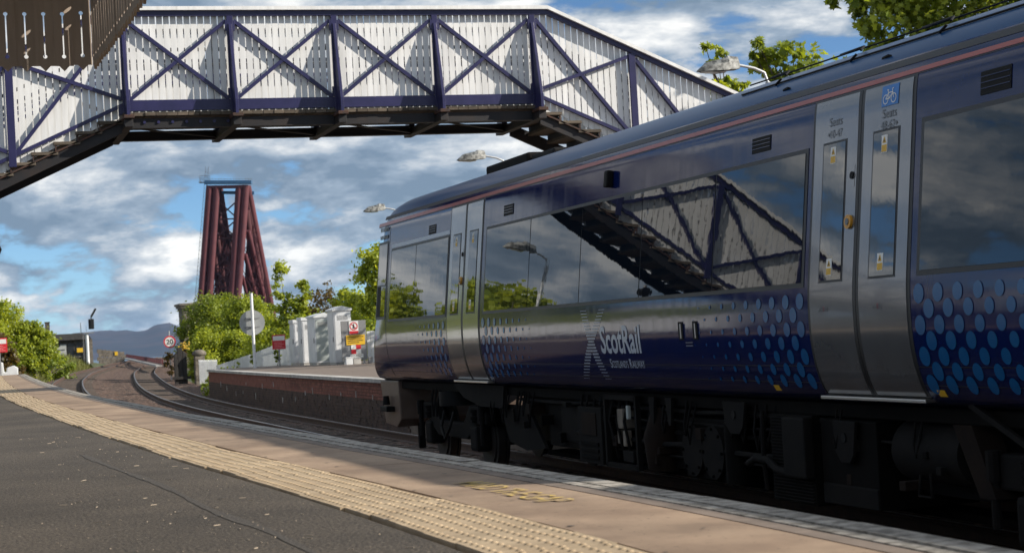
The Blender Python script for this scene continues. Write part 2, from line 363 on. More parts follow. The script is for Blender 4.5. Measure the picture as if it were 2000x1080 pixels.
# hills across the firth
mb = MB(); rows = []
prof = smooth_curve([-2500, -400, 300, 700, 900, 1100, 1230, 1300, 1400, 1470, 1700, 2400, 4200], [40, 70, 95, 112, 121, 118, 118, 150, 150, 110, 70, 60, 40])
def hn(x, y): return math.sin(x*.011+y*.004)*7 + math.sin(x*.027-y*.013)*4 + math.sin(x*.06+y*.05)*2
for j in range(15):
    y = 9300 + j*250; t = j/14; env = math.sin(min(1, t/.8)*math.pi/2)**1.3 if t < .8 else math.cos((t-.8)/.2*math.pi/2*.8)
    rows.append([(x, y, -50 + (prof(x*12150/y)+50)*env*(y/12150)**1 + hn(x, y)*env) for x in [(-2600+i*75) for i in range(92)]])
mb.grid(rows); tag(mb.build('hills', K['hill'], smooth=True, fix=False), kind='structure')

# ballast bed
mb = MB(); rows = []
yy = [-14+i*.5 for i in range(268)] + [120+i*2.5 for i in range(82)]
for y in yy:
    nc, fc = near_c(y), far_c(y); r = []
    xl = edge(y)-.02 if y < 68 else nc-2.4
    xr = fedge(y)+.02 if y < 71 else fc+2.6
    n = 26
    for i in range(n+1):
        x = lerp(xl, xr, i/n)
        z = -.20 + interp(x, [nc, fc], [0, -.27])
        if y > 68 and i == 0: z = -.8
        if y > 71 and i == n: z = -.95
        dn, df = abs(x-nc), abs(x-fc)
        z += .05*max(0, 1-abs(min(dn, df)-1.3)/.4)
        r.append((x, y, z + rng.uniform(-.022, .022)))
    rows.append(r)
mb.grid(rows); tag(mb.build('trackbed', K['ballast'], smooth=True, fix=False), kind='structure')

mb = MB(); rows = []
for i in range(70):
    y = 69+i*2.6; c = near_c(y); rows.append([(c-9-k*.0, y, .2) if k == 0 else (c-lerp(8.2, 1.9, k/6), y, lerp(.45, -.72, (k/6)**1.5)+rng.uniform(-.05, .05)) for k in range(7)])
mb.grid(rows); tag(mb.build('grass_bank', K['grassland'], smooth=True, fix=False), kind='structure')
# rails and sleepers
def track(label, cfun, z0, cant, ya, yb, ysl):
    root = thing('railway_track', (cfun(ya), ya, z0-.3), label, 'railway track')
    step = 1.5; n = int((yb-ya)/step)
    for s in (-1, 1):
        mb = MB(root.location)
        prof_ = [(-.07, -.16), (-.07, -.145), (-.012, -.125), (-.012, -.045), (-.036, -.035), (-.036, -.006), (-.028, 0), (.028, 0), (.036, -.006), (.036, -.035), (.012, -.045), (.012, -.125), (.07, -.145), (.07, -.16)]
        rows = []
        for i in range(n+1):
            y = ya+i*step; c = cfun(y); d = (cfun(y+.5)-cfun(y-.5)); k = 1/math.sqrt(1+d*d)
            x = c + s*.752*k; yo = y - s*.752*k*d; zz = z0 + (-s*cant/2)
            rows.append([(x+u*k, yo-u*k*d, zz+v) for u, v in prof_])
        mb.grid(rows, close=True)
        o = mb.build('rail', [K['rail_rust'], K['rail_head']], root, fix=False)
        np_ = len(prof_); mi = [0]*len(o.data.polygons)
        for f in range(len(mi)):
            if f % np_ in (6,): mi[f] = 1
        o.data.polygons.foreach_set('material_index', mi)
    sm = MB(); sm.box(-1.25, 1.25, -.125, .125, -.27, -.165)
    for s in (-1, 1): sm.box(s*.752-.14, s*.752+.14, -.07, .07, -.165, -.145)
    me = sm.mesh('sleeper', K['sleeper'], bevel=.012)
    y = ysl
    while y < min(yb, ysl+290*.7):
        o = link('sleeper', me, root); d = (cfun(y+.5)-cfun(y-.5))
        o.location = Vector((cfun(y), y, z0)) - root.location
        o.rotation_euler = (0, math.atan(cant/1.5), -math.atan(d)); y += .7
track('empty running line nearest the camera, rusty rails curving right toward the hills', near_c, 0.0, .03, -12, 300, 8)
track('running line under the train, rusty rails alongside the brick faced platform', far_c, -.28, .06, -12, 300, 24)

# ---------------------------------------------------------------- near platform
YA, YB = -12, 68
def eoff(y, off):
    d = (edge(y+.3)-edge(y-.3))/.6; k = 1/math.sqrt(1+d*d)
    return edge(y)-off*k, y+off*k*d
plat = MB(); rows = []
n = 160
for i in range(n+1):
    y = lerp(YA, YB, i/n)
    r = [(-15, y, -.8), (-15, y, PF)]
    for off in (9, 5, 3, 2, 1.26, .1): 
        x, y2 = eoff(y, off); r.append((x, y2, PF - (.0 if off > 1.0 else .06)))
    for off, z in ((.07, PF-.12), (.07, -.5)): x, y2 = eoff(y, off); r.append((x, y2, z))
    rows.append(r)
# crisp step between the tarmac and the bedded slabs
for r in rows:
    x, y2, z = r[6]; r.insert(7, (x+.012, y2, PF-.06))
plat.grid(rows)
platform = plat.build('platform', [K['asphalt'], K['dark_wall']], fix=False)
platform.data.polygons.foreach_set('material_index', [1 if (f % (len(rows[0])-1)) >= 8 else 0 for f in range(len(platform.data.polygons))])
tag(platform, kind='structure')
def strip_piece(y0, y1, o0, o1, z0, z1, name, m_, par, gap=.004, bev=.004, fn=None, wob=0):
    fn = fn or eoff
    mb = MB(); k = 4 if y1-y0 > .8 else 2; rows = []
    for i in range(k+1):
        y = lerp(y0+gap, y1-gap, i/k)
        a, b = fn(y, o0), fn(y, o1)
        rows.append([(a[0], a[1], z0), (a[0], a[1], z1), (b[0], b[1], z1), (b[0], b[1], z0)])
    mb.grid(rows, close=True)
    nn = len(rows)-1; mb.f += [(0,1,2,3), (nn*4+3, nn*4+2, nn*4+1, nn*4)]; mb.mi += [0, 0]
    o = mb.build(name, m_, par)
    return o
y = 2.6; i = 0
while y < 68:
    ln_ = 1.35 + .12*math.sin(i*2.1)
    h = rng.uniform(-.004, .004)
    strip_piece(y, min(y+ln_, 68), -.012, .094, PF-.09, PF+.006+h, 'coping_stone', K['edge_white'], platform); y += ln_; i += 1
y = 2.2; i = 0
while y < 68:
    ln_ = 1.8
    strip_piece(y, min(y+ln_, 68), .110, .168, PF-.06, PF+.004, 'edge_stone', K['edge_white'], platform)
    strip_piece(y+.4, min(y+.4+ln_, 68.2), .180, .254, PF-.06, PF+.002, 'kerb_stone', K['edge_brown'], platform); y += ln_; i += 1
y = 1.9; i = 0
while y < 68:
    ln_ = 2.6
    strip_piece(y, min(y+ln_, 68), .268, .792, PF-.06, PF+.003+rng.uniform(-.001, .001), 'paving_slab', K['paving'], platform, gap=.0035); y += ln_; i += 1
# tactile tiles with blisters (shared mesh)
tm = MB(); h = .2
tm.box(-h, h, -.1972, .1972, -.05, 0)
for a in range(6):
    for b in range(6):
        cx_, cy_ = -h+.0333+a*.0667, -.2+.0333+b*.0667
        ring0 = [(cx_+.0135*math.cos(g*math.pi/5), cy_+.0135*math.sin(g*math.pi/5), .0004) for g in range(10)]
        ring1 = [(cx_+.0075*math.cos(g*math.pi/5), cy_+.0075*math.sin(g*math.pi/5), .0052) for g in range(10)]
        tm.add(ring0+ring1, [tuple(range(10, 20))] + [(g, (g+1) % 10, 10+(g+1) % 10, 10+g) for g in range(10)])
tme = tm.mesh('tactile_tile', K['tactile'], smooth=25)
y = 3.3; i = 0
while y < 67.8:
    wob = .012*math.sin(y*1.7)+.008*math.sin(y*4.1+1)
    x, y2 = eoff(y, 1.015+wob); d = (edge(y+.3)-edge(y-.3))/.6
    o = link('tactile_tile', tme, platform); o.location = (x, y2, PF+.0025+rng.uniform(-.0010, .0010))
    o.rotation_euler = (rng.uniform(-.003, .003), rng.uniform(-.003, .003), -math.atan(d)+rng.uniform(-.006, .006))
    o.scale = (1.05, 1, 1); y += .4; i += 1
# sealant band over a joint in the tarmac
pts = smooth_curve([4.6, 5.97, 6.77, 7.75, 9.52, 11.47, 15.2, 19.3, 26], [1.14, 1.11, 1.10, 1.035, 1.0, .89, .75, .51, .2])
mb = MB(); rows = []
for i in range(44):
    y = 4.2+i*.2; wd = max(.006, .020+.006*math.sin(i*.5)+.004*math.sin(i*1.3)+.003*math.sin(i*3.1))
    rows.append([(pts(y)-wd, y, PF+.002), (pts(y)+wd, y, PF+.002)])
mb.grid(rows); mb.build('sealant_joint', K['sealant'], platform, fix=False)
# straw and grit lying on the tarmac
mb = MB()
for i in range(260):
    y = rng.uniform(4.5, 16) if i % 3 else rng.uniform(4.5, 9); x = edge(y)-1.3-abs(rng.gauss(0, .9))
    a = rng.uniform(0, 6.3); l = rng.choice([.002, .003, .003, .004, .010, .016]); wv = rng.uniform(.0008, .0016)
    mb.obox((x, y, PF+.003), (math.cos(a)*l, math.sin(a)*l, 0), (-math.sin(a)*wv, math.cos(a)*wv, 0), (0, 0, .0015))
tag(mb.build('straw_litter', mat('straw', (.40,.33,.25), rough=.8), platform), kind='stuff')

mb = MB()
for i in range(150):
    y = rng.uniform(4.5, 22); x = edge(y)-rng.uniform(.3, 3.2); r_ = rng.uniform(.006, .016); ph = rng.uniform(0, 6)
    mb.add([(x+r_*math.cos(g*.7854+ph)*rng.uniform(.8, 1.2), y+r_*math.sin(g*.7854+ph), PF+.0058) for g in range(8)], [tuple(range(8))])
tag(mb.build('gum_spots', mat('gum', (.035,.032,.030), (.10,.09,.08), scale=3, rough=.8), platform, fix=False), kind='stuff')
# lettering helper -------------------------------------------------
def text_mesh(s, size=1.0, xs_=1.0, shear=0, bold=0):
    cu = bpy.data.curves.new('t', 'FONT'); cu.body = s; cu.size = size; cu.align_x = 'LEFT'; cu.shear = shear; cu.offset = bold; cu.resolution_u = 3
    ob = bpy.data.objects.new('t', cu); col.objects.link(ob)
    dg = bpy.context.evaluated_depsgraph_get(); me = bpy.data.meshes.new_from_object(ob.evaluated_get(dg))
    bpy.data.objects.remove(ob); bpy.data.curves.remove(cu)
    bm = bmesh.new(); bm.from_mesh(me)
    for k in range(1, 16):
        bmesh.ops.bisect_plane(bm, geom=bm.verts[:]+bm.edges[:]+bm.faces[:], plane_co=(0, -.2+k*.08, 0), plane_no=(0, 1, 0))
    bm.to_mesh(me); bm.free()
    vs_ = [(v.co.x*xs_, v.co.y) for v in me.vertices]; fs_ = [tuple(p.vertices) for p in me.polygons]
    bpy.data.meshes.remove(me)
    x0 = min(v[0] for v in vs_); x1 = max(v[0] for v in vs_); y0 = min(v[1] for v in vs_); y1 = max(v[1] for v in vs_)
    return vs_, fs_, (x0, x1, y0, y1)
def place_text(s, x0, x1, y0, y1, fmap, mb, bold=0, shear=0):
    """fit string s into the (u,v) box, map to 3D"""
    v, f, bb = text_mesh(s, 1, 1, shear, bold)
    P = [fmap(lerp(x0, x1, (a-bb[0])/(bb[1]-bb[0])), lerp(y0, y1, (b-bb[2])/(bb[3]-bb[2]))) for a, b in v]
    mb.add(P, f); return mb
mb = MB()
def gapmap(u, v):
    y = 8.15-u; x, y2 = eoff(y, .56-v); return (x, y2, PF+.0075)
place_text('MIND THE GAP', 0, 1.22, 0, .15, gapmap, mb, bold=.012)
mb.build('platform_lettering', K['yellow_paint'], platform, fix=False)

# ---------------------------------------------------------------- far platform
def foff(y, off): return fedge(y)+off, y
fp = MB(); rows = []
for i in range(60):
    y = lerp(-8, 71, i/59); rows.append([(fedge(y)+.04, y, -.6), (fedge(y)+.04, y, FP-.03), (fedge(y)+.30, y, FP-.03), (fedge(y)+.31, y, FP), (30, y, FP), (30, y, -1)])
fp.grid(rows); b = len(rows)-1; fp.f.append(tuple(b*6+i for i in range(6))); fp.mi.append(0)
farp = fp.build('platform_far', [K['edge_brown'], K['mortar']], fix=True); tag(farp, kind='structure')
y = 36.0; i = 0
while y < 70.9:
    strip_piece(y, min(y+.92, 71), -.05, .305, FP-.075, FP+.006, 'coping_stone', K['concrete'], farp, fn=foff); y += .92; i += 1
bm_ = MB(); bm_.box(-.015, .10, -.106, .106, -.0325, .0325); bme = bm_.mesh('brick', K['brick'], bevel=.004)
rest = [MB(), MB()]; cnt = 0
for c in range(15):
    z = FP-.125-c*.075; y = 37.0 + (.1125 if c % 2 else 0)
    while y < 71:
        x = fedge(y)+.028+rng.uniform(-.004, .004)
        if c < 5 and y < 51.6 and cnt < 300:
            o = link('brick', bme, farp); o.location = (x, y, z); o.rotation_euler = (0, 0, rng.uniform(-.01, .01)-.0); cnt += 1
        else:
            jx = rng.uniform(0, .012)
            rest[0 if c < 5 else 1].box(x-.015+jx, x+.09, y-.106, y+.106, z-.0325, z+.0325)
        y += .225
tag(rest[0].build('brick_courses_red', K['brick'], farp), kind='stuff')
tag(rest[1].build('brick_courses_sooty', K['brick_dark'], farp), kind='stuff')

for k in range(16):
    y = 40.5+k*1.75+rng.uniform(-.6, .6); mb = MB(); x = fedge(y); z = rng.uniform(-.25, .25); h_ = rng.uniform(.08, .22)
    mb.prism([(y-.03, z), (y+.03, z+.02), (y+.022, z+h_), (y-.018, z+h_*.9)], lambda u, v, s: (x+.004+.02*s, u, v)); mb.build('lime_streak', K['concrete'], farp)
# ================================================================== the train
ZS = [.94, 1.00, 1.10, 1.25, 1.40, 1.50, 1.60, 1.68, 1.76, 1.84, 1.90, 2.10, 2.50, 2.85, 3.17, 3.27, 3.37, 3.46, 3.53, 3.59, 3.635, 3.67]
XS = [6.455, 6.405, 6.3617, 6.3257, 6.3069, 6.3024, 6.302, 6.3041, 6.3087, 6.3159, 6.3224, 6.3448, 6.3895, 6.4286, 6.4650, 6.492, 6.535, 6.602, 6.69, 6.81, 6.96, 7.16]
sx = smooth_curve(ZS, XS)
def warp(y, z): return z + .0045*(y-18)*min(1, max(0, (z-3.08)/.2))
def SP(y, z, off=0.0):
    d = (sx(z+.01)-sx(z-.01))/.02; k = 1/math.sqrt(1+d*d)
    return Vector((sx(z)-off*k, y, warp(y, z)+off*d*k))
def patch(y0, y1, z0, z1, off, name, m_, parent, org, th=.008, step=.05, ins=0, smooth=20):
    n = max(2, int((z1-z0)/step)); mb = MB(org)
    rows = []
    for i in range(n+1):
        z = lerp(z0, z1, i/n)
        rows.append([SP(y1, z, off-th), SP(y1, z, off), SP(y0, z, off), SP(y0, z, off-th)])
    mb.grid(rows, close=True); mb.f += [(0,1,2,3), (n*4+3, n*4+2, n*4+1, n*4)]; mb.mi += [0, 0]
    return mb.build(name, m_, parent, smooth=smooth)
def profile():
    P = []
    z = .94
    while z < 3.30: P.append((sx(z), z)); z += .04
    for z in (3.30, 3.34, 3.38, 3.42, 3.46, 3.50, 3.54, 3.57, 3.60, 3.63, 3.65, 3.67): P.append((sx(z), z))
    P += [(7.32, 3.69), (7.48, 3.705), (7.65, 3.71), (7.85, 3.71), (8.05, 3.70)]
    cx_ = 7.72
    for z in (3.66, 3.60, 3.52, 3.42, 3.28, 3.1, 2.8, 2.4, 2.0, 1.6, 1.25, 1.05, .90):
        P.append((2*cx_ - sx(z) + (z-1.6)*.10, z-.02))
    P += [(8.6, .86), (7.7, .86), (6.9, .88), (6.56, .90)]
    return P
PR = profile()
def yfront(z): return interp(z, [.9, .96, 1.33, 1.8, 2.36, 3.0, 3.26, 3.45, 3.6, 3.72], [28.72, 28.69, 28.40, 28.14, 27.99, 27.92, 27.88, 27.72, 27.45, 27.1])
def car_body(root, y0, front):
    mb = MB(root.location); rows = []
    if front:
        ys_ = [y0, y0+.02] + [y0+.5+i*1.0 for i in range(int(26.3-y0-.5)+1)] + [26.6]
        for y in ys_: rows.append([(x, y, warp(y, z)) for x, z in PR])
        r = .42
        for k in range(1, 10):
            a = k/9*math.pi/2; ins = (1-math.cos(a))*r
            row = []
            for x, z in PR:
                yf = yfront(z); s = 1-ins/1.36; 
                y = lerp(26.6, yf-r, min(1, k/2)) if k <= 2 else yf - r + r*math.sin((k-2)/7*math.pi/2)
                ii = 0 if k <= 2 else (1-math.cos((k-2)/7*math.pi/2))*r
                s = 1-ii/1.36
                row.append((7.72+(x-7.72)*s, y, 2.2+(warp(26.6, z)-2.2)*(1-ii*.12)))
            rows.append(row)
    else:
        for y in [y0, y0+.02] + [y0+.5+i for i in range(int(-y0+4.6))] + [5.18, 5.2]: rows.append([(x, y, z) for x, z in PR])
    mb.grid(rows, close=True); n = len(PR)
    mb.f.append(tuple(range(n))); mb.f.append(tuple((len(rows)-1)*n+i for i in range(n))[::-1]); mb.mi += [0, 0]
    o = mb.build('body', [K['navy'], K['roof_sky_blue']], root, smooth=35, fix=True)
    mi = []
    for p in o.data.polygons:
        mi.append(1 if p.center.z + root.location.z > 3.36 else 0)
    o.data.polygons.foreach_set('material_index', mi)
    return o
train = thing('train_carriage', (7.72, 17, -.28), 'glossy navy railcar with blue dot graphics, silver doors and a white logo', 'train')
T0 = train.location
body = car_body(train, 6.0, True)
def P_(y0, y1, z0, z1, off, name, m_, par=train, **k): return patch(y0, y1, z0, z1, off, name, K[m_], par, T0, **k)
P_(6.02, 27.92, 3.236, 3.276, .004, 'coach_stripe', 'stripe')
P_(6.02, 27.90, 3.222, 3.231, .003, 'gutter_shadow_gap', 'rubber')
P_(6.02, 27.6, 3.318, 3.368, .003, 'gutter_band', 'rubber')
# horizontal skin seams
for z in (1.185, 1.055): P_(6.02, 28.2, z, z+.006, .0022, 'panel_seam', 'rubber', th=.004)
# windows
def window(y0, y1, z0, z1, cuts):
    f = P_(y0-.035, y1+.035, z0-.035, z1+.035, .0045, 'window', 'rubber')
    ys_ = [y0]+cuts+[y1]
    for a, b in zip(ys_, ys_[1:]):
        t_ = rng.uniform(-.0022, .0022); mbp = MB(T0); n = 10; rows = []
        for i in range(n+1):
            z = lerp(z0, z1, i/n); u = lerp(-1, 1, i/n)
            rows.append([SP(b-.011, z, -.004), SP(b-.011, z, .0085+t_*u), SP(a+.011, z, .0085-t_*u*.3), SP(a+.011, z, -.004)])
        mbp.grid(rows, close=True); mbp.f += [(0,1,2,3), (n*4+3, n*4+2, n*4+1, n*4)]; mbp.mi += [0, 0]
        mbp.build('pane', K['glass'], f, smooth=20)
window(12.94, 21.80, 1.83, 2.83, [14.69, 16.452, 18.21, 20.0])
window(23.63, 26.92, 1.835, 2.85, [25.39])
window(7.6, 11.14, 1.845, 2.85, [9.37])
P_(23.60, 26.93, 2.895, 2.945, .004, 'first_class_band', 'livery_white')
f = P_(27.17, 27.80, 1.84, 3.02, .0045, 'cab_window', 'rubber')
P_(27.22, 27.75, 2.36, 2.98, .009, 'pane', 'glass', f); P_(27.22, 27.50, 1.88, 2.34, .007, 'pane', 'glass_door', f); P_(27.51, 27.75, 1.88, 2.34, .0065, 'shade_panel', 'black', f)
for y in (27.10,): P_(y, y+.012, .98, 3.2, .0025, 'panel_seam', 'rubber', th=.004)
for z in (3.06, 3.16):
    for i in range(6):
        mbv = MB(T0); a, b = SP(27.22+i*.09, z, .004), SP(27.27+i*.09, z+.05, .004); mbv.box(a.x-.003, a.x+.003, a.y, b.y, a.z, b.z); mbv.build('cab_louvre', K['livery_grey'], train)
# doors
def door(y0, y1, main):
    c = (y0+y1)/2
    P_(y0-.035, y1+.035, .965, 3.222, .003, 'door_surround', 'rubber')
    for s, (a, b) in enumerate(((c+.045, y1-.008), (y0+.008, c-.045))):
        d = P_(a, b, .985, 3.205, .008, 'door', 'door_silver')
        wa, wb = lerp(a, b, .26), lerp(a, b, .76)
        if s: wa, wb = lerp(a, b, .25), lerp(a, b, .76)
        P_(wa-.018, wb+.018, 1.815, 2.868, .0105, 'window_seal', 'rubber', d); P_(wa, wb, 1.832, 2.85, .0135, 'pane', 'glass_door', d)
        k = .0155
        for zz in (2.70, 1.865):
            ws = lerp(wa, wb, .42)
            P_(ws, ws+.085, zz, zz+.125, k, 'warning_sticker', 'white_print', d, th=.002)
            P_(ws+.006, ws+.079, zz+.006, zz+.055, k+.002, 'sticker_panel', 'warn_yellow', d, th=.002)
            t = MB(T0); t.add([SP(ws+.07, zz+.068, k+.002), SP(ws+.0425, zz+.116, k+.002), SP(ws+.015, zz+.068, k+.002)], [(0,1,2)]); t.build('sticker_triangle', K['warn_yellow'], d, fix=False)
            t = MB(T0); t.add([SP(ws+.052, zz+.076, k+.004), SP(ws+.0425, zz+.103, k+.004), SP(ws+.033, zz+.076, k+.004)], [(0,1,2)]); t.build('sticker_mark', K['black_print'], d, fix=False)
        if s == 0:
            by = a+.06
            P_(by-.035, by+.04, 2.50, 2.66, .0105, 'lock_panel', 'door_silver', d); q = SP(by, 2.585, .013)
            t = MB(T0); t.disc(q, (-1, 0, .15), .028, .012, 16); t.build('lock_cover', K['black'], d, smooth=40)
            q = SP(by+.02, 2.245, .018)
            t = MB(T0); t.disc(q, (-1, 0, .11), .052, .02, 24); o = t.build('door_button', K['button_orange'], d, smooth=40)
            t = MB(T0); t.disc(SP(by+.02, 2.245, .030), (-1, 0, .11), .026, .008, 20); t.build('button_centre', K['livery_grey'], o, smooth=40) if False else t.build('button_centre', K['livery_grey'], d, smooth=40)
    # middle seals, threshold
    P_(c-.040, c-.004, .975, 3.21, .007, 'door_seal', 'rubber'); P_(c+.004, c+.040, .975, 3.21, .007, 'door_seal', 'rubber')
    t = MB(T0); p = SP(c, .955, 0); t.box(p.x-.075, p.x+.10, y0-.04, y1+.04, .935, .962); t.build('door_step', K['step_metal'], train, bevel=.006)
door(11.30, 12.80, True); door(22.02, 23.53, False)
# lettering on the door leaves
def onside(yl, off): return lambda u, v: SP(yl-u, v, off)
mb = MB(T0); place_text('Seats', 0, .20, 2.985, 3.05, onside(12.55, .0125), mb, bold=0); place_text('10-47', 0, .185, 2.895, 2.955, onside(12.53, .0125), mb, bold=0)
mb.add([SP(12.575, 2.925, .0125), SP(12.55, 2.945, .0125), SP(12.55, 2.905, .0125)], [(0,1,2)])
mb.build('seat_lettering', K['livery_grey'], train, fix=False)
mb = MB(T0); place_text('Seats', 0, .20, 2.945, 3.01, onside(11.725, .0125), mb, bold=0); place_text('48-62', 0, .20, 2.865, 2.925, onside(11.745, .0125), mb, bold=0)
for v_ in ([SP(11.505, 2.895, .0125), SP(11.53, 2.875, .0125), SP(11.53, 2.915, .0125)],): mb.add(v_, [(0,1,2)])
mb.build('seat_lettering', K['livery_grey'], train, fix=False)
P_(11.50, 11.74, 3.028, 3.188, .0125, 'bicycle_sign', 'sign_blue', th=.003)
mb = MB(T0)
def sline(pts_, wd=.004, off=.0155):
    for (a, b), (c_, d_) in zip(pts_, pts_[1:]):
        l = math.hypot(c_-a, d_-b) or 1; nx, ny = -(d_-b)/l*wd, (c_-a)/l*wd
        mb.add([SP(11.74-(a+nx), 3.028+b+ny, off), SP(11.74-(c_+nx), 3.028+d_+ny, off), SP(11.74-(c_-nx), 3.028+d_-ny, off), SP(11.74-(a-nx), 3.028+b-ny, off)], [(0,1,2,3)])
for cx_ in (.062, .176): sline([(cx_+.036*math.cos(g*math.pi/10), .050+.034*math.sin(g*math.pi/10)) for g in range(21)])
sline([(.062,.050),(.098,.098),(.160,.098),(.114,.050),(.062,.050)]); sline([(.114,.050),(.090,.122)]); sline([(.176,.050),(.152,.125),(.172,.130)]); sline([(.078,.122),(.102,.122)])
mb.build('bicycle_symbol', K['white_print'], train, fix=False)
for yl in (12.64, 11.80):
    mb = MB(T0); place_text('abe', 0, .075, 1.60, 1.64, onside(yl, .0125), mb); place_text('io', .105, .145, 1.60, 1.64, onside(yl, .0125), mb); mb.build('operator_lettering', K['livery_grey'], train, fix=False)
    mb = MB(T0); place_text('ll', .080, .100, 1.60, 1.64, onside(yl, .0125), mb); tag(mb.build('operator_lettering', mat('livery_red', (.20,.02,.03), rough=.4), train, fix=False), kind='stuff')
# logo lettering
mb = MB(T0); place_text('ScotRail', 0, 1.12, 1.295, 1.575, onside(17.58, .0042), mb, bold=.022); mb.build('logo_lettering', K['livery_white'], train, fix=False)
mb = MB(T0)
place_text('S', 0, .055, 1.155, 1.245, onside(17.40, .0042), mb, bold=.01); place_text("COTLAND'S", .063, .50, 1.155, 1.228, onside(17.40, .0042), mb, bold=.006)
mb.build('slogan_lettering', K['livery_white'], train, fix=False); mb = MB(T0)
place_text('R', .55, .612, 1.155, 1.245, onside(17.40, .0042), mb, bold=.01); place_text('AILWAY', .618, .95, 1.155, 1.228, onside(17.40, .0042), mb, bold=.006)
mb.build('slogan_lettering', K['livery_white'], train, fix=False)
mb = MB(T0)
nr = 23
for i in range(nr):
    z = lerp(1.04, 1.74, i/(nr-1)); t = abs(z-1.40)/.36
    hh = lerp(.011, .0018, min(1, t)**1.1)
    # two strokes crossing: one leans left going up, one right
    a = lerp(17.62, 18.06, (z-1.04)/.70); b = lerp(18.28, 17.50, (z-1.04)/.70)
    for c_ in (a, b):
        for k in range(5):
            y0_ = c_ + (k-2)*.036
            q = [SP(y0_-.014, z-hh, .0042), SP(y0_+.014, z-hh, .0042), SP(y0_+.014, z+hh, .0042), SP(y0_-.014, z+hh, .0042)]
            mb.add(q, [(0,1,2,3)])
tag(mb.build('saltire_emblem', K['livery_white'], train, fix=False), kind='stuff')
# dot graphics
def dots(ystart, direction, length, rmax, rmin, zshift=0, power=1.0):
    zr = [1.69, 1.585, 1.475, 1.368, 1.262, 1.16, 1.07]
    for r_, z in enumerate(zr):
        k = 0
        while True:
            dist = .055 + k*.252 + (.126 if r_ % 2 else 0) 
            if dist > length: break
            rad = lerp(rmax, rmin, (dist/length)**power)
            y = ystart + direction*dist
            if rad > .004:
                n = 18; mb = MB(T0)
                mb.add([SP(y, z, .0045)] + [SP(y+rad*math.cos(2*math.pi*g/n), z+rad*.98*math.sin(2*math.pi*g/n), .0045) for g in range(n)], [(0, 1+g, 1+(g+1) % n) for g in range(n)]); mb.build('livery_dot', K['dot_blue'], train, fix=False)
            k += 1
dots(12.92-.0, 1, 2.2, .066, .006); dots(11.20, -1, 4.0, .070, .012); dots(21.88, -1, 2.1, .064, .006); dots(23.68, 1, 1.7, .060, .006)
# grilles, marker lamp, recessed handles
for y0_, y1_, z0_, z1_ in ((20.73, 21.12, 2.945, 3.07), (24.35, 24.74, 2.955, 3.078), (13.61, 13.97, 2.93, 3.055), (10.07, 10.43, 2.935, 3.088)):
    v_ = P_(y0_, y1_, z0_, z1_, .005, 'vent_grille', 'black')
    for i in range(1, 4): P_(y0_+.01, y1_-.01, lerp(z0_, z1_, (i+.0)/4), lerp(z0_, z1_, (i+.0)/4)+.005, .009, 'louvre', 'navy', v_, th=.004)
t = MB(T0); a = SP(17.37, 3.04, .035); t.obox(a, (.04, 0, -.005), (0, .05, 0), (.012, 0, .085)); t.build('marker_lamp', K['black'], train, bevel=.02)
for y_ in (15.42, 15.085):
    P_(y_-.055, y_+.055, 1.415, 1.578, .005, 'hand_recess', 'black')
    t = MB(T0); t.tube([SP(y_-.035, 1.43, .02), SP(y_-.035, 1.56, .02)], .007, 8); t.build('recess_handle', K['step_metal'], train)
mb = MB(T0); [mb.add([SP(15.33-k*.0, 1.385-i*.028, .0042), SP(15.17, 1.385-i*.028, .0042), SP(15.17, 1.395-i*.028, .0042), SP(15.33, 1.395-i*.028, .0042)], [(0,1,2,3)]) for i, k in ((0, 0), (1, .03))]; mb.build('small_print', K['livery_grey'], train, fix=False)
for y_ in (13.62, 11.03): P_(y_, y_+.10, .985, 1.03, .004, 'warning_plate', 'warn_yellow', th=.002)
# roof furniture
t = MB(T0); t.box(7.15, 8.4, 22.3, 24.2, 3.68, 3.83); t.build('roof_pod', K['under_grey'], train, bevel=.04)
t = MB(T0); t.box(7.2, 8.3, 21.4, 22.28, 3.68, 3.79); t.build('roof_cowl', K['black'], train, bevel=.03)
for i in range(5):
    y_ = 8.6+i*1.32
    t = MB(T0); t.tube([SP(y_, 3.50, .01), SP(y_-.05, 3.53, .03)],   .010, 6); t.tube([SP(y_, 3.565, .03), SP(y_+.10, 3.60, .04), SP(y_+.95, 3.655, .045)], .009, 6); t.build('roof_grab_rail', K['black'], train)
t = MB(T0); t.tube([SP(6.1+i*.5, 3.515, .008) for i in range(18)], .008, 6); t.build('roof_cable', K['black'], train)
t = MB(T0); t.tube([SP(6.1+i*.5, 3.64, .03) for i in range(19)], .007, 6); t.build('roof_rail', K['black'], train)
for y_, z_ in ((13.6, 3.42), (11.95, 3.43)):
    t = MB(T0); t.prism([(0, 0), (.15, 0), (.12, .016), (.02, .006)], lambda u, v, s: SP(y_-u, z_, v) + Vector((0, 0, .012*s))); t.build('roof_fin', K['black'], train)
t = MB(T0); t.tube([(7.3, 27.2, 3.66), (7.3, 27.0, 3.74), (7.3, 26.4, 3.745)], .02, 6); t.build('roof_horn', K['black'], train)
# far cab windscreen and front lamps (face away from the camera)
t = MB(T0); t.add([(6.95, 28.10, 2.1), (8.5, 28.10, 2.1), (8.45, 27.97, 3.1), (7.0, 27.97, 3.1)], [(0,1,2,3)]); t.build('windscreen', K['glass'], train, fix=False)
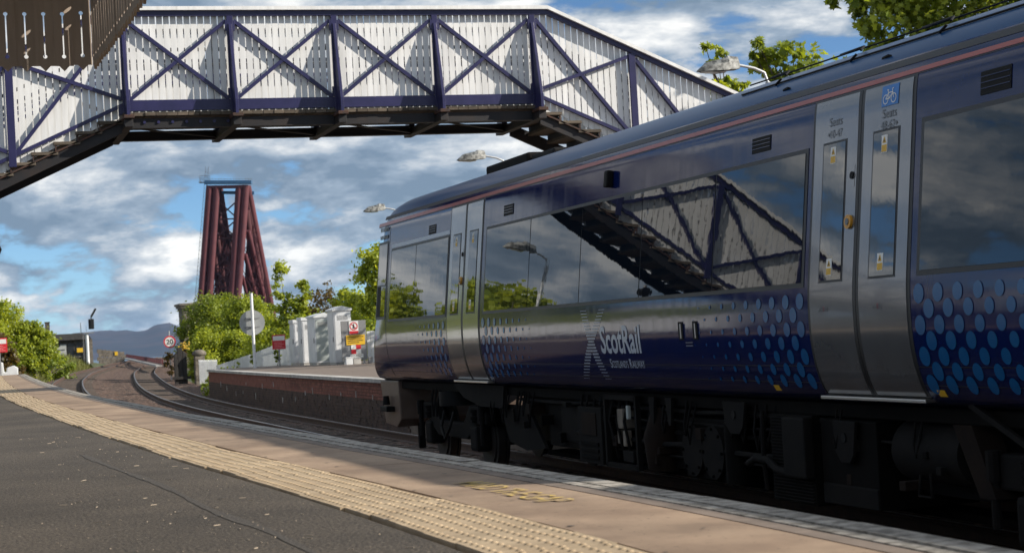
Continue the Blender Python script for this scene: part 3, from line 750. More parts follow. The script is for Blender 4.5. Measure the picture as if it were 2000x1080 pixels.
# underframe ------------------------------------------------------
def U(name, m_, y0_, y1_, z0_, z1_, x0_=6.5, x1_=7.4, bev=.012, par=train):
    t = MB(T0); t.box(x0_, x1_, y0_, y1_, z0_, z1_); return t.build(name, K[m_], par, bevel=bev)
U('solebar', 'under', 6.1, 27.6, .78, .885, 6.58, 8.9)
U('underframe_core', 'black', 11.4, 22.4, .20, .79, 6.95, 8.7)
t = MB(T0); t.prism([(28.62, .90), (27.4, .90), (27.4, .30), (27.7, .18), (28.45, .22)], lambda u, v, s: (6.52+.03*(.9-v) + 2.3*s, u, v)); t.build('front_valance', K['valance'], train, bevel=.02)
U('buffer_step', 'black', 27.75, 28.2, .42, .50, 6.40, 6.56); U('lifeguard', 'under_grey', 27.55, 27.65, -.16, .25, 6.85, 6.95)
t = MB(T0); t.tube([(6.46, 28.0, .52), (6.46, 28.0, .66)], [.06, .045], 10); t.build('jack_cap', K['black'], train)
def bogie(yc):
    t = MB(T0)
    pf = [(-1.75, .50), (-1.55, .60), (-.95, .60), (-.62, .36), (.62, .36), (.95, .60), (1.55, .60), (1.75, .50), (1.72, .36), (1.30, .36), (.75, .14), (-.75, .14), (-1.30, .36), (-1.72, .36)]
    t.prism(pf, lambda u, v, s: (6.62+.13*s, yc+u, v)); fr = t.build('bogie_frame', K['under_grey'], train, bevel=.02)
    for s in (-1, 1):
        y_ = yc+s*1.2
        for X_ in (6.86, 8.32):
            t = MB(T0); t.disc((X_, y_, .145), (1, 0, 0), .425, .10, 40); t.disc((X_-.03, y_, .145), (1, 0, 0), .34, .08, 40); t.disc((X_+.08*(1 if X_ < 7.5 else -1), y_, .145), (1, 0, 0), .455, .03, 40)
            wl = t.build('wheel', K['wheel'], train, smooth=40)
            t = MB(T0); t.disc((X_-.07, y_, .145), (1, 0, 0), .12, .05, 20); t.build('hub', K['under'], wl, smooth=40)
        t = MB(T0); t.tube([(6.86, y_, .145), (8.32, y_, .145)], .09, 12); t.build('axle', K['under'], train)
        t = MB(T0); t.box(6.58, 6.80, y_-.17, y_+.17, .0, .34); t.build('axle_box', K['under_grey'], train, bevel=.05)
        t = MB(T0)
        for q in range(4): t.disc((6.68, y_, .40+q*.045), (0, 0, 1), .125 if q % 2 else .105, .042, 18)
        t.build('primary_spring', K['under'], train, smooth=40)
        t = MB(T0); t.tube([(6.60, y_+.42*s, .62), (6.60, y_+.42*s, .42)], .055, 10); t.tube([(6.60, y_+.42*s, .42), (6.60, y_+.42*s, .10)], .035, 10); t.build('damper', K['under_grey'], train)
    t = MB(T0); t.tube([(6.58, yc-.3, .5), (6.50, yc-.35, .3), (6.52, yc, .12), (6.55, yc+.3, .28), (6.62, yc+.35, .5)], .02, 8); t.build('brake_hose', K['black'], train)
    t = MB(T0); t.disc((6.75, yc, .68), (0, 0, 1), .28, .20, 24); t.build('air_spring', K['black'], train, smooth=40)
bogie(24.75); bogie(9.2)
t = MB(T0); t.prism([(22.6, .90), (24.2, .90), (23.7, .72), (22.9, .62), (21.9, .62), (21.8, .90)], lambda u, v, s: (6.52+.05*s, u, v)); t.build('step_bracket', K['under_grey'], train)
t = MB(T0); t.prism([(22.35, .66), (21.2, .66), (20.55, .18), (21.3, .12), (22.0, .20)], lambda u, v, s: (6.62+.04*s, u, v)); t.build('mud_guard', K['under_grey'], train)
U('equipment_case', 'under', 19.2, 20.5, .22, .80, 6.66); U('case_door', 'under_grey', 19.3, 20.0, .30, .72, 6.645, 6.67)
c_ = U('battery_box', 'under_grey', 18.25, 19.0, .12, .72, 6.50)
for k in range(3): U('louvre', 'under', 18.35, 18.9, .17+k*.07, .21+k*.07, 6.485, 6.51, .004, c_)
U('battery_hatch', 'under_brown', 18.40, 18.85, .42, .66, 6.488, 6.51, .006, c_)
t = MB(T0)
for a, b in (((6.52, 18.12, .12), (6.52, 18.12, .86)), ((6.52, 17.22, .12), (6.52, 17.22, .86)), ((6.52, 18.12, .14), (6.52, 17.22, .14)), ((6.52, 18.12, .84), (6.52, 17.22, .84))): t.bar(a, b, .05, .05)
t.build('equipment_rack', K['under_grey'], train)
U('valve_box', 'stone', 17.66, 17.82, .52, .72, 6.52, 6.66); U('valve_box', 'stone', 17.80, 17.86, .36, .50, 6.53, 6.6); U('valve_box', 'stone', 17.62, 17.70, .34, .50, 6.53, 6.6); U('valve_box', 'under_grey', 17.45, 17.75, .18, .30, 6.54, 6.8)
U('indicator_lamp', 'grey_green', 17.50, 17.55, .62, .76, 6.52, 6.56)
for k in range(3): t = MB(T0); t.tube([(6.56, 18.0-k*.22, .82), (6.52, 18.05-k*.22, .6), (6.53, 17.95-k*.2, .4), (6.58, 17.98-k*.2, .2)], .016, 8); t.build('air_pipe', K['under_grey'], train)
U('engine_block', 'under', 16.25, 17.15, .16, .80, 6.72)
t = MB(T0); t.tube([(6.68, 16.95, .16), (6.66, 16.9, .45), (6.70, 16.85, .75)], [.17, .20, .15], 16); t.build('exhaust_muffler', K['under_brown'], train, smooth=40)
for y_ in (16.30, 16.75): 
    t = MB(T0); t.prism([(y_, .86), (y_+.16, .86), (y_+.10, .60), (y_+.04, .60)], lambda u, v, s: (6.52+.03*s, u, v)); t.build('hanger_bracket', K['under_grey'], train)
U('tank_housing', 'under', 15.2, 16.25, .12, .68, 6.62)
for y_ in (15.98, 15.5):
    t = MB(T0); t.disc((6.60, y_, .38), (1, 0, 0), .245, .05, 36); o = t.build('tank_cover', K['under_grey'], train, smooth=40)
    for g in range(8):
        t = MB(T0); t.disc((6.565, y_+.215*math.cos(g*.785), .38+.215*math.sin(g*.785)), (1, 0, 0), .014, .02, 8); t.build('bolt', K['under'], o)
t = MB(T0); t.tube([(6.66, 15.12, .12), (6.66, 15.12, .66)], .12, 14); t.build('filter_canister', K['under'], train, smooth=40)
def bracket(y0_, y1_, z0_, z1_):
    pts_ = [(y1_, z1_), (y0_, z1_), (lerp(y0_, y1_, .15), z0_+.06), (lerp(y0_, y1_, .3), z0_), (lerp(y0_, y1_, .7), z0_), (lerp(y0_, y1_, .95), z0_+.09)]
    t = MB(T0); t.prism(pts_, lambda u, v, s: (6.505+.03*s, u, v)); o = t.build('mounting_bracket', K['under_grey'], train, bevel=.006)
    t = MB(T0); t.disc((6.502, lerp(y0_, y1_, .5), lerp(z0_, z1_, .6)), (1, 0, 0), .038, .012, 16); t.build('bracket_hole', K['black'], o)
bracket(14.58, 15.06, .58, .86); bracket(12.58, 12.95, .44, .76)
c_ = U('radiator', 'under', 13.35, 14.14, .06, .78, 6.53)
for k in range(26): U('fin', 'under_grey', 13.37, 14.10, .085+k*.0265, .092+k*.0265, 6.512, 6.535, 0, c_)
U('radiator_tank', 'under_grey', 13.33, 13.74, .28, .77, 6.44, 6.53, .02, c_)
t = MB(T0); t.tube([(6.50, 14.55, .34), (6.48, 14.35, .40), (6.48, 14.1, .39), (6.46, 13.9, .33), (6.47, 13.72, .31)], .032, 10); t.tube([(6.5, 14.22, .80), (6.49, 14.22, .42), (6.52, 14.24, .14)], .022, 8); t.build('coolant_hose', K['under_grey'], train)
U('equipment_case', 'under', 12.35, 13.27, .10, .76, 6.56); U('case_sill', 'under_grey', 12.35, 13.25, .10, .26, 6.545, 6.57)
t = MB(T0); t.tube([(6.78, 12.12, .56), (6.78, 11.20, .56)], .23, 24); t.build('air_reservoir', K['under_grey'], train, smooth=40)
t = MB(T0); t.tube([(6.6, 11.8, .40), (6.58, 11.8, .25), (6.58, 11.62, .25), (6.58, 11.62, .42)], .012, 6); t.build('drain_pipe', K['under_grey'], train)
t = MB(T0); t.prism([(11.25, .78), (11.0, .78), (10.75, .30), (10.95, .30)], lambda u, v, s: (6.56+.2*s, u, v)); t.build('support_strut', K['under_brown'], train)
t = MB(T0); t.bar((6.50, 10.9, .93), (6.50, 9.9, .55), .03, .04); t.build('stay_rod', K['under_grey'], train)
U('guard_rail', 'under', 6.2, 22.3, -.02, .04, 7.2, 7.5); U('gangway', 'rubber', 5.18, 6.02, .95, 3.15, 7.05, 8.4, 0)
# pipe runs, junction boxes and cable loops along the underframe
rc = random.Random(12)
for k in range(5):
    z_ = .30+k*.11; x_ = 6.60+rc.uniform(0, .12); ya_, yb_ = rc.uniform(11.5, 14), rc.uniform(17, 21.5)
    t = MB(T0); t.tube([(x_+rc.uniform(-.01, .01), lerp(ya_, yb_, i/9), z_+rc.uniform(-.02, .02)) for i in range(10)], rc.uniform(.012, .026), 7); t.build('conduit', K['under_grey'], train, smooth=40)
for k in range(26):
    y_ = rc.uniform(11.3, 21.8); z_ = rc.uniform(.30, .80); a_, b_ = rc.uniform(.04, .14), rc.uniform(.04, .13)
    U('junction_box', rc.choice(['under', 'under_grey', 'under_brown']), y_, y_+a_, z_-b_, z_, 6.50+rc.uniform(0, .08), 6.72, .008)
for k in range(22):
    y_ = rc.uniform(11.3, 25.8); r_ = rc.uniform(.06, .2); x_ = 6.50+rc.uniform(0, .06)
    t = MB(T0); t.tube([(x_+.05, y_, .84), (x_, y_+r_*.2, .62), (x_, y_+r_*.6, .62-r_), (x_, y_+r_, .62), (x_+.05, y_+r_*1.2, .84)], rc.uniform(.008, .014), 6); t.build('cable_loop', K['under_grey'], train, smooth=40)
# the second carriage, out of the frame behind the camera's shoulder, throws its shadow on the platform
car2 = thing('train_carriage', (7.72, -5, -.28), 'second navy railcar coupled behind the first, mostly outside the frame', 'train')
car_body(car2, -16.5, False)
for ch in car2.children: pass
car2.rotation_euler = (0, 0, R(2.2)); car2.location.x = 8.65
# ================================================================== footbridge
BY = 32.0; DKL, DKR = 3.02, 10.56; SL = .448
bridge = thing('footbridge', (6.8, 33, 5.6), 'white slatted footbridge with navy steel frame spanning both tracks', 'footbridge'); B0 = bridge.location
def ztop(x): return 7.31 - (max(0, DKL-.26-x) + max(0, x-DKR-.22))*SL
def zbot(x): return 5.69 - (max(0, DKL+.12-x) + max(0, x-DKR+.02))*SL - (0 if DKL < x < DKR else .0)
def zstep(x): return 5.62 - (max(0, DKL-x) + max(0, x-DKR))*SL
XL, XR = -7.4, 20.6
def slat(mb, x, y, wd, j):
    zt0, zt1 = ztop(x-wd/2), ztop(x+wd/2); zb0, zb1 = zbot(x-wd/2)-.05, zbot(x+wd/2)-.05
    t = .022; j = j
    v = [(x-wd/2, y+j, zb0), (x+wd/2, y+j, zb1), (x+wd/2, y+j, zt1), (x-wd/2, y+j, zt0)]
    v += [(a, b+t, c) for a, b, c in v]
    mb.add(v, [(0,1,2,3), (7,6,5,4), (0,4,5,1), (1,5,6,2), (2,6,7,3), (3,7,4,0)])
pitch = .1185
other = MB(B0); x = XL
while x < XR:
    if .80 < x < 14.5:
        mb = MB(B0); slat(mb, x+rng.uniform(-.003, .003), BY+.055, .100+rng.uniform(-.003, .002), rng.uniform(0, .005)); mb.build('slat', K['br_white'], bridge)
    else: slat(other, x, BY+.055, .1, 0)
    slat(other, x+.03, BY+1.92, .1, 0)
    x += pitch
tag(other.build('slat_rear_row', K['br_white'], bridge), kind='stuff')
def rail(name, m_, f, y0_, y1_, x0_, x1_, h0, h1, bev=.004):
    xs_ = [x0_] + [v for v in (DKL-.26, DKL+.12, DKL, DKR-.02, DKR, DKR+.22) if x0_ < v < x1_] + [x1_]; xs_ = sorted(set(xs_))
    mb = MB(B0); rows = [[(x_, y0_, f(x_)+h0), (x_, y1_, f(x_)+h0), (x_, y1_, f(x_)+h1), (x_, y0_, f(x_)+h1)] for x_ in xs_]
    mb.grid(rows, close=True); n = len(rows)-1; mb.f += [(0,1,2,3), (n*4+3, n*4+2, n*4+1, n*4)]; mb.mi += [0, 0]
    return mb.build(name, K[m_], bridge)
for s, yb in ((0, BY), (1, BY+1.94)):
    q = (lambda a, b: (yb+a, yb+b)) if s == 0 else (lambda a, b: (yb+.06-b, yb+.06-a))
    rail('coping_board', 'br_white', ztop, *q(-.11, .20), XL, XR, .085, .150)
    rail('top_rail', 'br_blue', ztop, *q(-.045, .045), XL, XR, -.005, .083)
    rail('bottom_beam', 'br_blue', zbot, *q(-.03, .05), DKL-.05, DKR+.04, -.02, .165)
    rail('bottom_rail', 'br_blue', zbot, *q(-.03, .045), XL, DKL-.06, .10, .165); rail('bottom_rail', 'br_blue', zbot, *q(-.03, .045), DKR+.06, XR, .10, .165)
    for h in (-.60, -.80, -.92): rail('inner_rail', 'br_blue' if h != -.60 else 'br_steel', ztop, *q(.085, .125), XL, XR, h, h+.06)
    rail('main_girder', 'br_steel', zstep, *q(.02, .07), DKL, DKR, -.235, -.075); rail('girder_flange', 'br_steel', zstep, *q(-.04, .13), DKL, DKR, -.25, -.237)
    rail('stair_stringer', 'br_steel', zstep, *q(.02, .10), XL, DKL, -.32, -.08); rail('stair_stringer', 'br_steel', zstep, *q(.02, .10), DKR, XR, -.32, -.08)
    rail('stringer_flange', 'rusty', zstep, *q(-.03, .02), XL, DKL, -.13, -.10); rail('stringer_flange', 'rusty', zstep, *q(-.03, .02), DKR, XR, -.13, -.10)
    sgn = -1 if s == 0 else 1; yo = yb if s == 0 else yb+.06
    for i in range(5):
        x_ = 3.10+i*1.845
        mb = MB(B0); mb.box(x_-.055, x_+.055, min(yo, yo+sgn*.05), max(yo, yo+sgn*.05), 5.55, 7.30); mb.build('post', K['br_blue'], bridge, bevel=.006)
        mb = MB(B0); mb.prism([(0, 7.16), (.012, 7.16), (.36, 5.80), (.36, 5.56), (0, 5.56)], lambda u, v, k: (x_-.028+.056*k, yo+sgn*(.05+u), v)); mb.build('raking_strut', K['br_blue'], bridge, bevel=.004)
        mb = MB(B0); mb.box(x_-.09, x_+.09, min(yo+sgn*.02, yo+sgn*.46), max(yo+sgn*.02, yo+sgn*.46), 5.50, 5.558); mb.build('strut_foot', K['rusty'], bridge, bevel=.008)
        for zz_, dx_ in ((7.13, 0), (5.95, 0)):
            mb = MB(B0); mb.box(x_-.085, x_+.085, min(yo+sgn*.002, yo+sgn*.048), max(yo+sgn*.002, yo+sgn*.048), zz_-.09, zz_+.09); mb.build('gusset_plate', K['br_blue'], bridge, bevel=.004)
        if i < 4:
            xa, xb = x_+.07, x_+1.775; ya = yo-sgn*.010
            for p, r_ in (((xa, ya+sgn*.003, 7.22), (xb, ya+sgn*.003, 5.86)), ((xa, ya-sgn*.003, 5.86), (xb, ya-sgn*.003, 7.22))):
                mb = MB(B0); mb.bar(p, r_, .062, .085, up=(0, 1, 0)); mb.build('cross_brace', K['br_blue'], bridge)
    ya = yo-sgn*.010
    for d, x0_ in ((1, 10.48), (-1, 3.10)):
        for k in range(5):
            xa, xb = x0_+d*(k*1.92+.07), x0_+d*((k+1)*1.92-.07)
            for n_, (p, r_) in enumerate((((xa, ztop(xa)-.08), (xb, zbot(xb)+.16)), ((xa, zbot(xa)+.24), (xb, ztop(xb)-.10)))):
                yq = ya+sgn*(.003 if n_ else -.003)
                mb = MB(B0); mb.bar((p[0], yq, p[1]), (r_[0], yq, r_[1]), .062, .085, up=(0, 1, 0)); mb.build('cross_brace', K['br_blue'], bridge)
            xp = x0_+d*(k+1)*1.92
            mb = MB(B0); mb.box(xp-.065, xp+.065, min(yo, yo+sgn*.05), max(yo, yo+sgn*.05), zbot(xp)-.05, ztop(xp)-.01); mb.build('post', K['br_blue'], bridge, bevel=.006)
# deck planks and cross beams
x = DKL+.02
while x < DKR-.05:
    mb = MB(B0); mb.box(x, x+.178, BY-.06+rng.uniform(-.012, .012), BY+2.06, 5.582, 5.64); mb.build('deck_plank', K['timber'], bridge); x += .186
for i in range(5):
    x_ = 3.10+i*1.845; mb = MB(B0); mb.box(x_-.07, x_+.07, BY-.38, BY+2.4, 5.36, 5.498); mb.build('cross_beam', K['br_steel'], bridge, bevel=.006)
    if i < 4:
        mb = MB(B0); mb.bar((x_, BY+.1, 5.40), (x_+1.845, BY+1.9, 5.40), .06, .02); mb.build('deck_bracing', K['br_steel'], bridge)
for k in range(7): mb = MB(B0); mb.disc((3.4+k*.24, BY+.012, 5.475), (0, 1, 0), .026, .03, 10); mb.build('girder_bolt', K['br_blue'], bridge)
# treads
for d, x0_, xe in ((-1, DKL, XL), (1, DKR, XR)):
    k = 1
    while k < 40:
        xa = x0_+d*(k-1)*.375; xb = x0_+d*k*.375
        if (xb < xe if d < 0 else xb > xe): break
        z = 5.62-(k-.35)*.375*SL
        mb = MB(B0); mb.box(min(xa, xb)-.035, max(xa, xb)+.035, BY-.03, BY+2.0, z-.055, z); mb.build('tread', K['timber'], bridge, bevel=.006)
        mb = MB(B0); mb.box(xb-.02, xb+.02, BY+.11, BY+1.85, z-.20, z-.056); mb.build('riser', K['br_steel'], bridge)
        mb = MB(B0); mb.bar((xb, BY+.0, z-.055), (xb, BY+.0, zstep(xb)-.16), .022, .03, up=(0, 1, 0)); mb.build('tread_bracket', K['rusty'], bridge)
        k += 1
for x_, zb_ in ((-2.4, PF), (-7.2, PF), (15.6, FP), (20.2, FP)):
    for y_ in (BY+.08, BY+1.9):
        mb = MB(B0); mb.tube([(x_, y_, zb_-.02), (x_, y_, zb_+.15), (x_, y_, zb_+.2), (x_, y_, zstep(x_)-.3)], [.14, .14, .09, .075], 16); mb.build('column', K['br_blue'], bridge, smooth=40)

# ================================================================== canopy with pierced valance
CY = 12.0; CXc = .975
canopy = thing('platform_canopy', (-1.2, 4, 4.2), 'brown wooden canopy valance with pierced slots and pointed boards, top left', 'canopy'); C0 = canopy.location
def board_mesh(wd, axis):
    cu = bpy.data.curves.new('b', 'CURVE'); cu.dimensions = '2D'; cu.fill_mode = 'BOTH'; cu.extrude = .008
    def spl(pts_):
        sp = cu.splines.new('POLY'); sp.points.add(len(pts_)-1); sp.use_cyclic_u = True
        for p, (a, b) in zip(sp.points, pts_): p.co = (a, b, 0, 1)
    h = wd/2-.0002
    spl([(-h, .034), (-.032, .034), (0, 0), (.032, .034), (h, .034), (h, .85), (-h, .85)])
    hole = []; zb_, zt_, r_, sw = .094, .366, .0135, .0046
    a0 = math.asin(sw/r_)
    for g in range(15): a = math.pi/2-a0 - (2*math.pi-2*a0)*g/14; hole.append((r_*math.cos(a), zb_+r_*math.sin(a)))
    # down-facing circle first (right side up the slot to the top circle)
    top = []
    for g in range(15): a = -math.pi/2-a0 - (2*math.pi-2*a0)*g/14; top.append((r_*math.cos(a), zt_+r_*math.sin(a)))
    spl(hole + top)
    spl([(.017*math.cos(g*math.pi/8), .475+.017*math.sin(g*math.pi/8)) for g in range(16)])
    ob = bpy.data.objects.new('b', cu); col.objects.link(ob)
    dg = bpy.context.evaluated_depsgraph_get(); me = bpy.data.meshes.new_from_object(ob.evaluated_get(dg))
    bpy.data.objects.remove(ob); bpy.data.curves.remove(cu)
    me.materials.clear(); me.materials.append(K['canopy_brown']); me.materials.append(K['canopy_cream'])
    for p in me.polygons: p.material_index = 1 if p.normal.z > .9 else 0
    for v in me.vertices:
        u, z, w_ = v.co
        # local z of the 2D curve becomes the outward direction
        v.co = (u, w_, z) if axis == 'end' else (w_, u, z)
    if axis == 'end':
        me.flip_normals()
    me.update(); return me
bw = .1165; me_e = board_mesh(bw, 'end'); me_s = board_mesh(bw, 'side')
ZT = 3.402
x = CXc-.010-bw/2
while x > -2.2:
    o = link('valance_board', me_e, canopy); o.location = Vector((x, CY+rng.uniform(-.002, .002), ZT+rng.uniform(-.004, .004))) - C0; x -= bw
y = CY-.02-bw/2; i = 0
sideX = lambda y_: CXc+(CY-y_)*.0375
while y > -5:
    o = link('valance_board', me_s, canopy); o.location = Vector((sideX(y)+rng.uniform(-.002, .002), y, ZT+rng.uniform(-.004, .004))) - C0; o.rotation_euler = (0, 0, -.0375*-1); y -= bw
mb = MB(C0); mb.box(-2.2, CXc-.06, CY-.07, CY-.012, 3.98, 4.12); mb.build('bearer', K['canopy_brown'], canopy, bevel=.006)
mb = MB(C0); mb.bar((sideX(CY)-.045, CY-.07, 4.05), (sideX(-5)-.045, -5, 4.05), .05, .14); mb.build('bearer', K['canopy_brown'], canopy)
mb = MB(C0); mb.add([(CXc+.05, CY+.05, 4.25), (sideX(-5)+.05, -5, 4.25), (-2.2, -5, 4.60), (-2.2, CY+.05, 4.60), (CXc+.05, CY+.05, 4.30), (sideX(-5)+.05, -5, 4.30), (-2.2, -5, 4.65), (-2.2, CY+.05, 4.65)],
    [(0,1,2,3), (7,6,5,4), (0,4,5,1), (1,5,6,2), (2,6,7,3), (3,7,4,0)]); mb.build('roof', K['canopy_brown'], canopy)
for y_ in (11.2, 3.5, -4.2):
    mb = MB(C0); mb.tube([(-2.0, y_, PF), (-2.0, y_, PF+.5), (-2.0, y_, 4.5)], [.12, .08, .065], 14); mb.build('column', K['br_blue'], canopy, smooth=40)
# ================================================================== far platform furniture
def box_thing(name, loc, label, cat, group=None): return thing(name, loc, label, cat, group)
def cabinet(x0, x1, y0, y1, z1, label, gable, m_='white_paint', front='white_paint'):
    t = thing('equipment_cabinet', ((x0+x1)/2, (y0+y1)/2, FP), label, 'cabinet', 'trackside equipment cabinets'); o_ = t.location
    mb = MB(o_); mb.box(x0+.02, x1-.02, y0+.02, y1-.02, FP, FP+.08); mb.build('plinth', K['concrete'], t)
    mb = MB(o_); mb.box(x0, x1, y0, y1, FP+.08, z1-.10); mb.build('body', K[m_], t, bevel=.015)
    mb = MB(o_)
    if gable: mb.prism([(x0-.04, z1-.10), (x1+.04, z1-.10), (x1+.04, z1-.03), ((x0+x1)/2, z1+.07), (x0-.04, z1-.03)], lambda u, v, s: (u, y0-.04 + (y1-y0+.08)*s, v))
    else: mb.prism([(x0-.03, z1-.10), (x1+.03, z1-.10), (x1+.03, z1-.05), (x0-.03, z1+.03)], lambda u, v, s: (u, y0-.03+(y1-y0+.06)*s, v))
    mb.build('roof', K[m_], t, bevel=.008)
    mb = MB(o_); mb.box(x0-.012, x0, y0+.05, y1-.05, FP+.14, z1-.16); d = mb.build('door', K[m_], t, bevel=.006)
    mb = MB(o_); mb.box(x0-.035, x0-.012, y0+.10, y0+.14, FP+.8, FP+.98); mb.build('handle', K['grey_paint'], d)
    mb = MB(o_); mb.box(x0+.04, x1-.04, y0-.010, y0, FP+.14, z1-.16); mb.build('end_panel', K[front], t, bevel=.006)
    mb = MB(o_); [mb.box(x0+.12, x1-.12, y0-.016, y0-.010, z1-.42+k*.03, z1-.405+k*.03) for k in range(6)]; mb.build('louvre', K['grey_paint'], t)
cabinet(12.42, 12.98, 68.6, 69.45, 2.32, 'low white equipment cabinet, farthest of the row beside the white fence', False)
cabinet(12.50, 13.10, 67.35, 68.2, 2.38, 'low white equipment cabinet second from the white fence', False)
cabinet(12.62, 13.30, 65.5, 66.9, 2.44, 'wide white cabinet with its end panel tinted grey green for tree shade before the tallest cabinet', True, front='grey_green')  # dappled tree shade on the end panel is put into its colour
cabinet(12.90, 13.52, 63.4, 64.5, 2.62, 'tallest white cabinet with a gabled lid beside the grey notice board', True)
# notice board
nb = thing('notice_board', (13.4, 62.6, FP), 'grey notice board with prohibition, yellow and red quartered plates', 'sign'); o_ = nb.location
mb = MB(o_); mb.box(12.98, 13.86, 62.60, 62.64, FP+.14, 2.15); mb.build('panel', K['grey_paint'], nb, bevel=.01)
for x_ in (13.08, 13.76): mb = MB(o_); mb.box(x_-.03, x_+.03, 62.645, 62.70, FP, 2.1); mb.build('post', K['galv'], nb)
def plate(x0, x1, z0, z1, m_, y_=62.59, par=nb, org=o_, name='plate', th=.008):
    mb = MB(org); mb.box(x0, x1, y_-th, y_, z0, z1); return mb.build(name, K[m_], par)
p1 = plate(13.26, 13.59, 1.68, 2.13, 'white_print', name='prohibition_plate')
plate(13.27, 13.58, 1.69, 1.79, 'red_print', 62.58, p1, o_, 'red_band', .006)
mb = MB(o_)
def ring(mb, cx_, y_, cz_, r0, r1, n=32, ny=-1):
    vs_ = [(cx_+r*math.cos(2*math.pi*g/n), y_, cz_+r*math.sin(2*math.pi*g/n)) for r in (r0, r1) for g in range(n)]
    mb.add(vs_, [(g, (g+1) % n, n+(g+1) % n, n+g) for g in range(n)])
ring(mb, 13.425, 62.579, 1.955, .11, .145); mb.obox((13.425, 62.578, 1.955), (.085, 0, -.085), (.010, 0, .010), (0, .001, 0)); mb.build('prohibition_ring', K['red_print'], p1)
mb = MB(o_); mb.disc((13.43, 62.576, 2.02), (0, 1, 0), .018, .003, 12); mb.obox((13.425, 62.576, 1.965), (.022, 0, 0), (0, .001, 0), (0, 0, .035)); mb.obox((13.44, 62.576, 1.90), (.010, 0, .004), (0, .001, 0), (-.016, 0, .036)); mb.obox((13.405, 62.576, 1.905), (.010, 0, 0), (0, .001, 0), (.012, 0, .034)); mb.build('walking_figure', K['black_print'], p1)
p2 = plate(13.14, 13.80, 1.31, 1.65, 'yellow_print', 62.585, name='yellow_plate')
mb = MB(o_)
for k in range(4): mb.box(13.19, 13.19+(.56, .50, .54, .40)[k], 62.574, 62.576, 1.575-k*.066, 1.60-k*.066)
mb.build('text_lines', K['black_print'], p2)
for x_, z_, m_ in ((13.30, 1.155, 'white_print'), (13.475, 1.155, 'red_print'), (13.30, 1.0, 'red_print'), (13.475, 1.0, 'white_print')): plate(x_, x_+.172, z_, z_+.152, m_, name='quarter_plate')
p3 = plate(13.25, 13.72, .86, .985, 'white_print', name='caption_plate'); mb = MB(o_); mb.box(13.28, 13.69, 62.578, 62.580, .94, .958); mb.box(13.28, 13.62, 62.578, 62.580, .895, .913); mb.build('text_lines', K['black_print'], p3)
for k, (x_, w_, h_, m_) in enumerate(((13.15, .24, .26, 'white_paint'), (13.42, .26, .20, 'concrete'), (13.90, .14, .22, 'grey_paint'))):
    t = thing('junction_box', (x_, 62.35, FP), ('small white junction box at the foot of the notice board', 'squat concrete junction box under the red quartered plate', 'small grey junction box right of the notice board')[k], 'junction box'); o2 = t.location
    mb = MB(o2); mb.box(x_-w_/2, x_+w_/2, 62.25, 62.45, FP, FP+h_-.03); mb.build('body', K[m_], t, bevel=.012); mb = MB(o2); mb.box(x_-w_/2-.01, x_+w_/2+.01, 62.24, 62.46, FP+h_-.03, FP+h_); mb.build('lid', K[m_], t, bevel=.008)
# white fence down the platform ramp
fn = thing('board_fence', (12.4, 80, 0), 'white close boarded fence sloping down behind the far platform ramp', 'fence')
def fz(y_): return interp(y_, [60, 69.6, 72, 80, 94], [1.70, 1.68, 1.52, 1.10, .50])
mb = MB(fn.location); y = 69.6
while y < 94:
    x_ = 12.42+(y-69)*.022; mb.box(x_, x_+.022, y, y+.10, fz(y)-1.15, fz(y)+rng.uniform(-.012, .012)); y += .135
tag(mb.build('boards', K['white_paint'], fn), kind='stuff')
for h in (.25, .85):
    mb = MB(fn.location); mb.bar((12.47, 69.6, fz(69.6)-h), (12.47+.06, 72, fz(72)-h), .05, .08); mb.bar((12.53, 72, fz(72)-h), (12.98, 94, fz(94)-h), .05, .08); mb.build('rail', K['white_paint'], fn)
for y in (69.7, 73, 77, 81, 85, 89, 93): mb = MB(fn.location); mb.box(12.50+(y-69)*.022, 12.6+(y-69)*.022, y, y+.1, fz(y)-1.3, fz(y)-.05); mb.build('post', K['white_paint'], fn)
fn2 = thing('board_fence', (14.2, 58, FP), 'white close boarded fence behind the notice board beside the train', 'fence')
mb = MB(fn2.location); x_ = 13.95
while x_ < 16.5: mb.box(x_, x_+.125, 62.9, 62.922, FP, FP+1.12+rng.uniform(-.01, .01)); x_ += .135
tag(mb.build('boards', K['white_paint'], fn2), kind='stuff')
mb = MB(fn2.location); [mb.box(13.95, 16.5, 62.925, 62.975, FP+h, FP+h+.08) for h in (.25, .8)]; mb.build('rail', K['white_paint'], fn2)
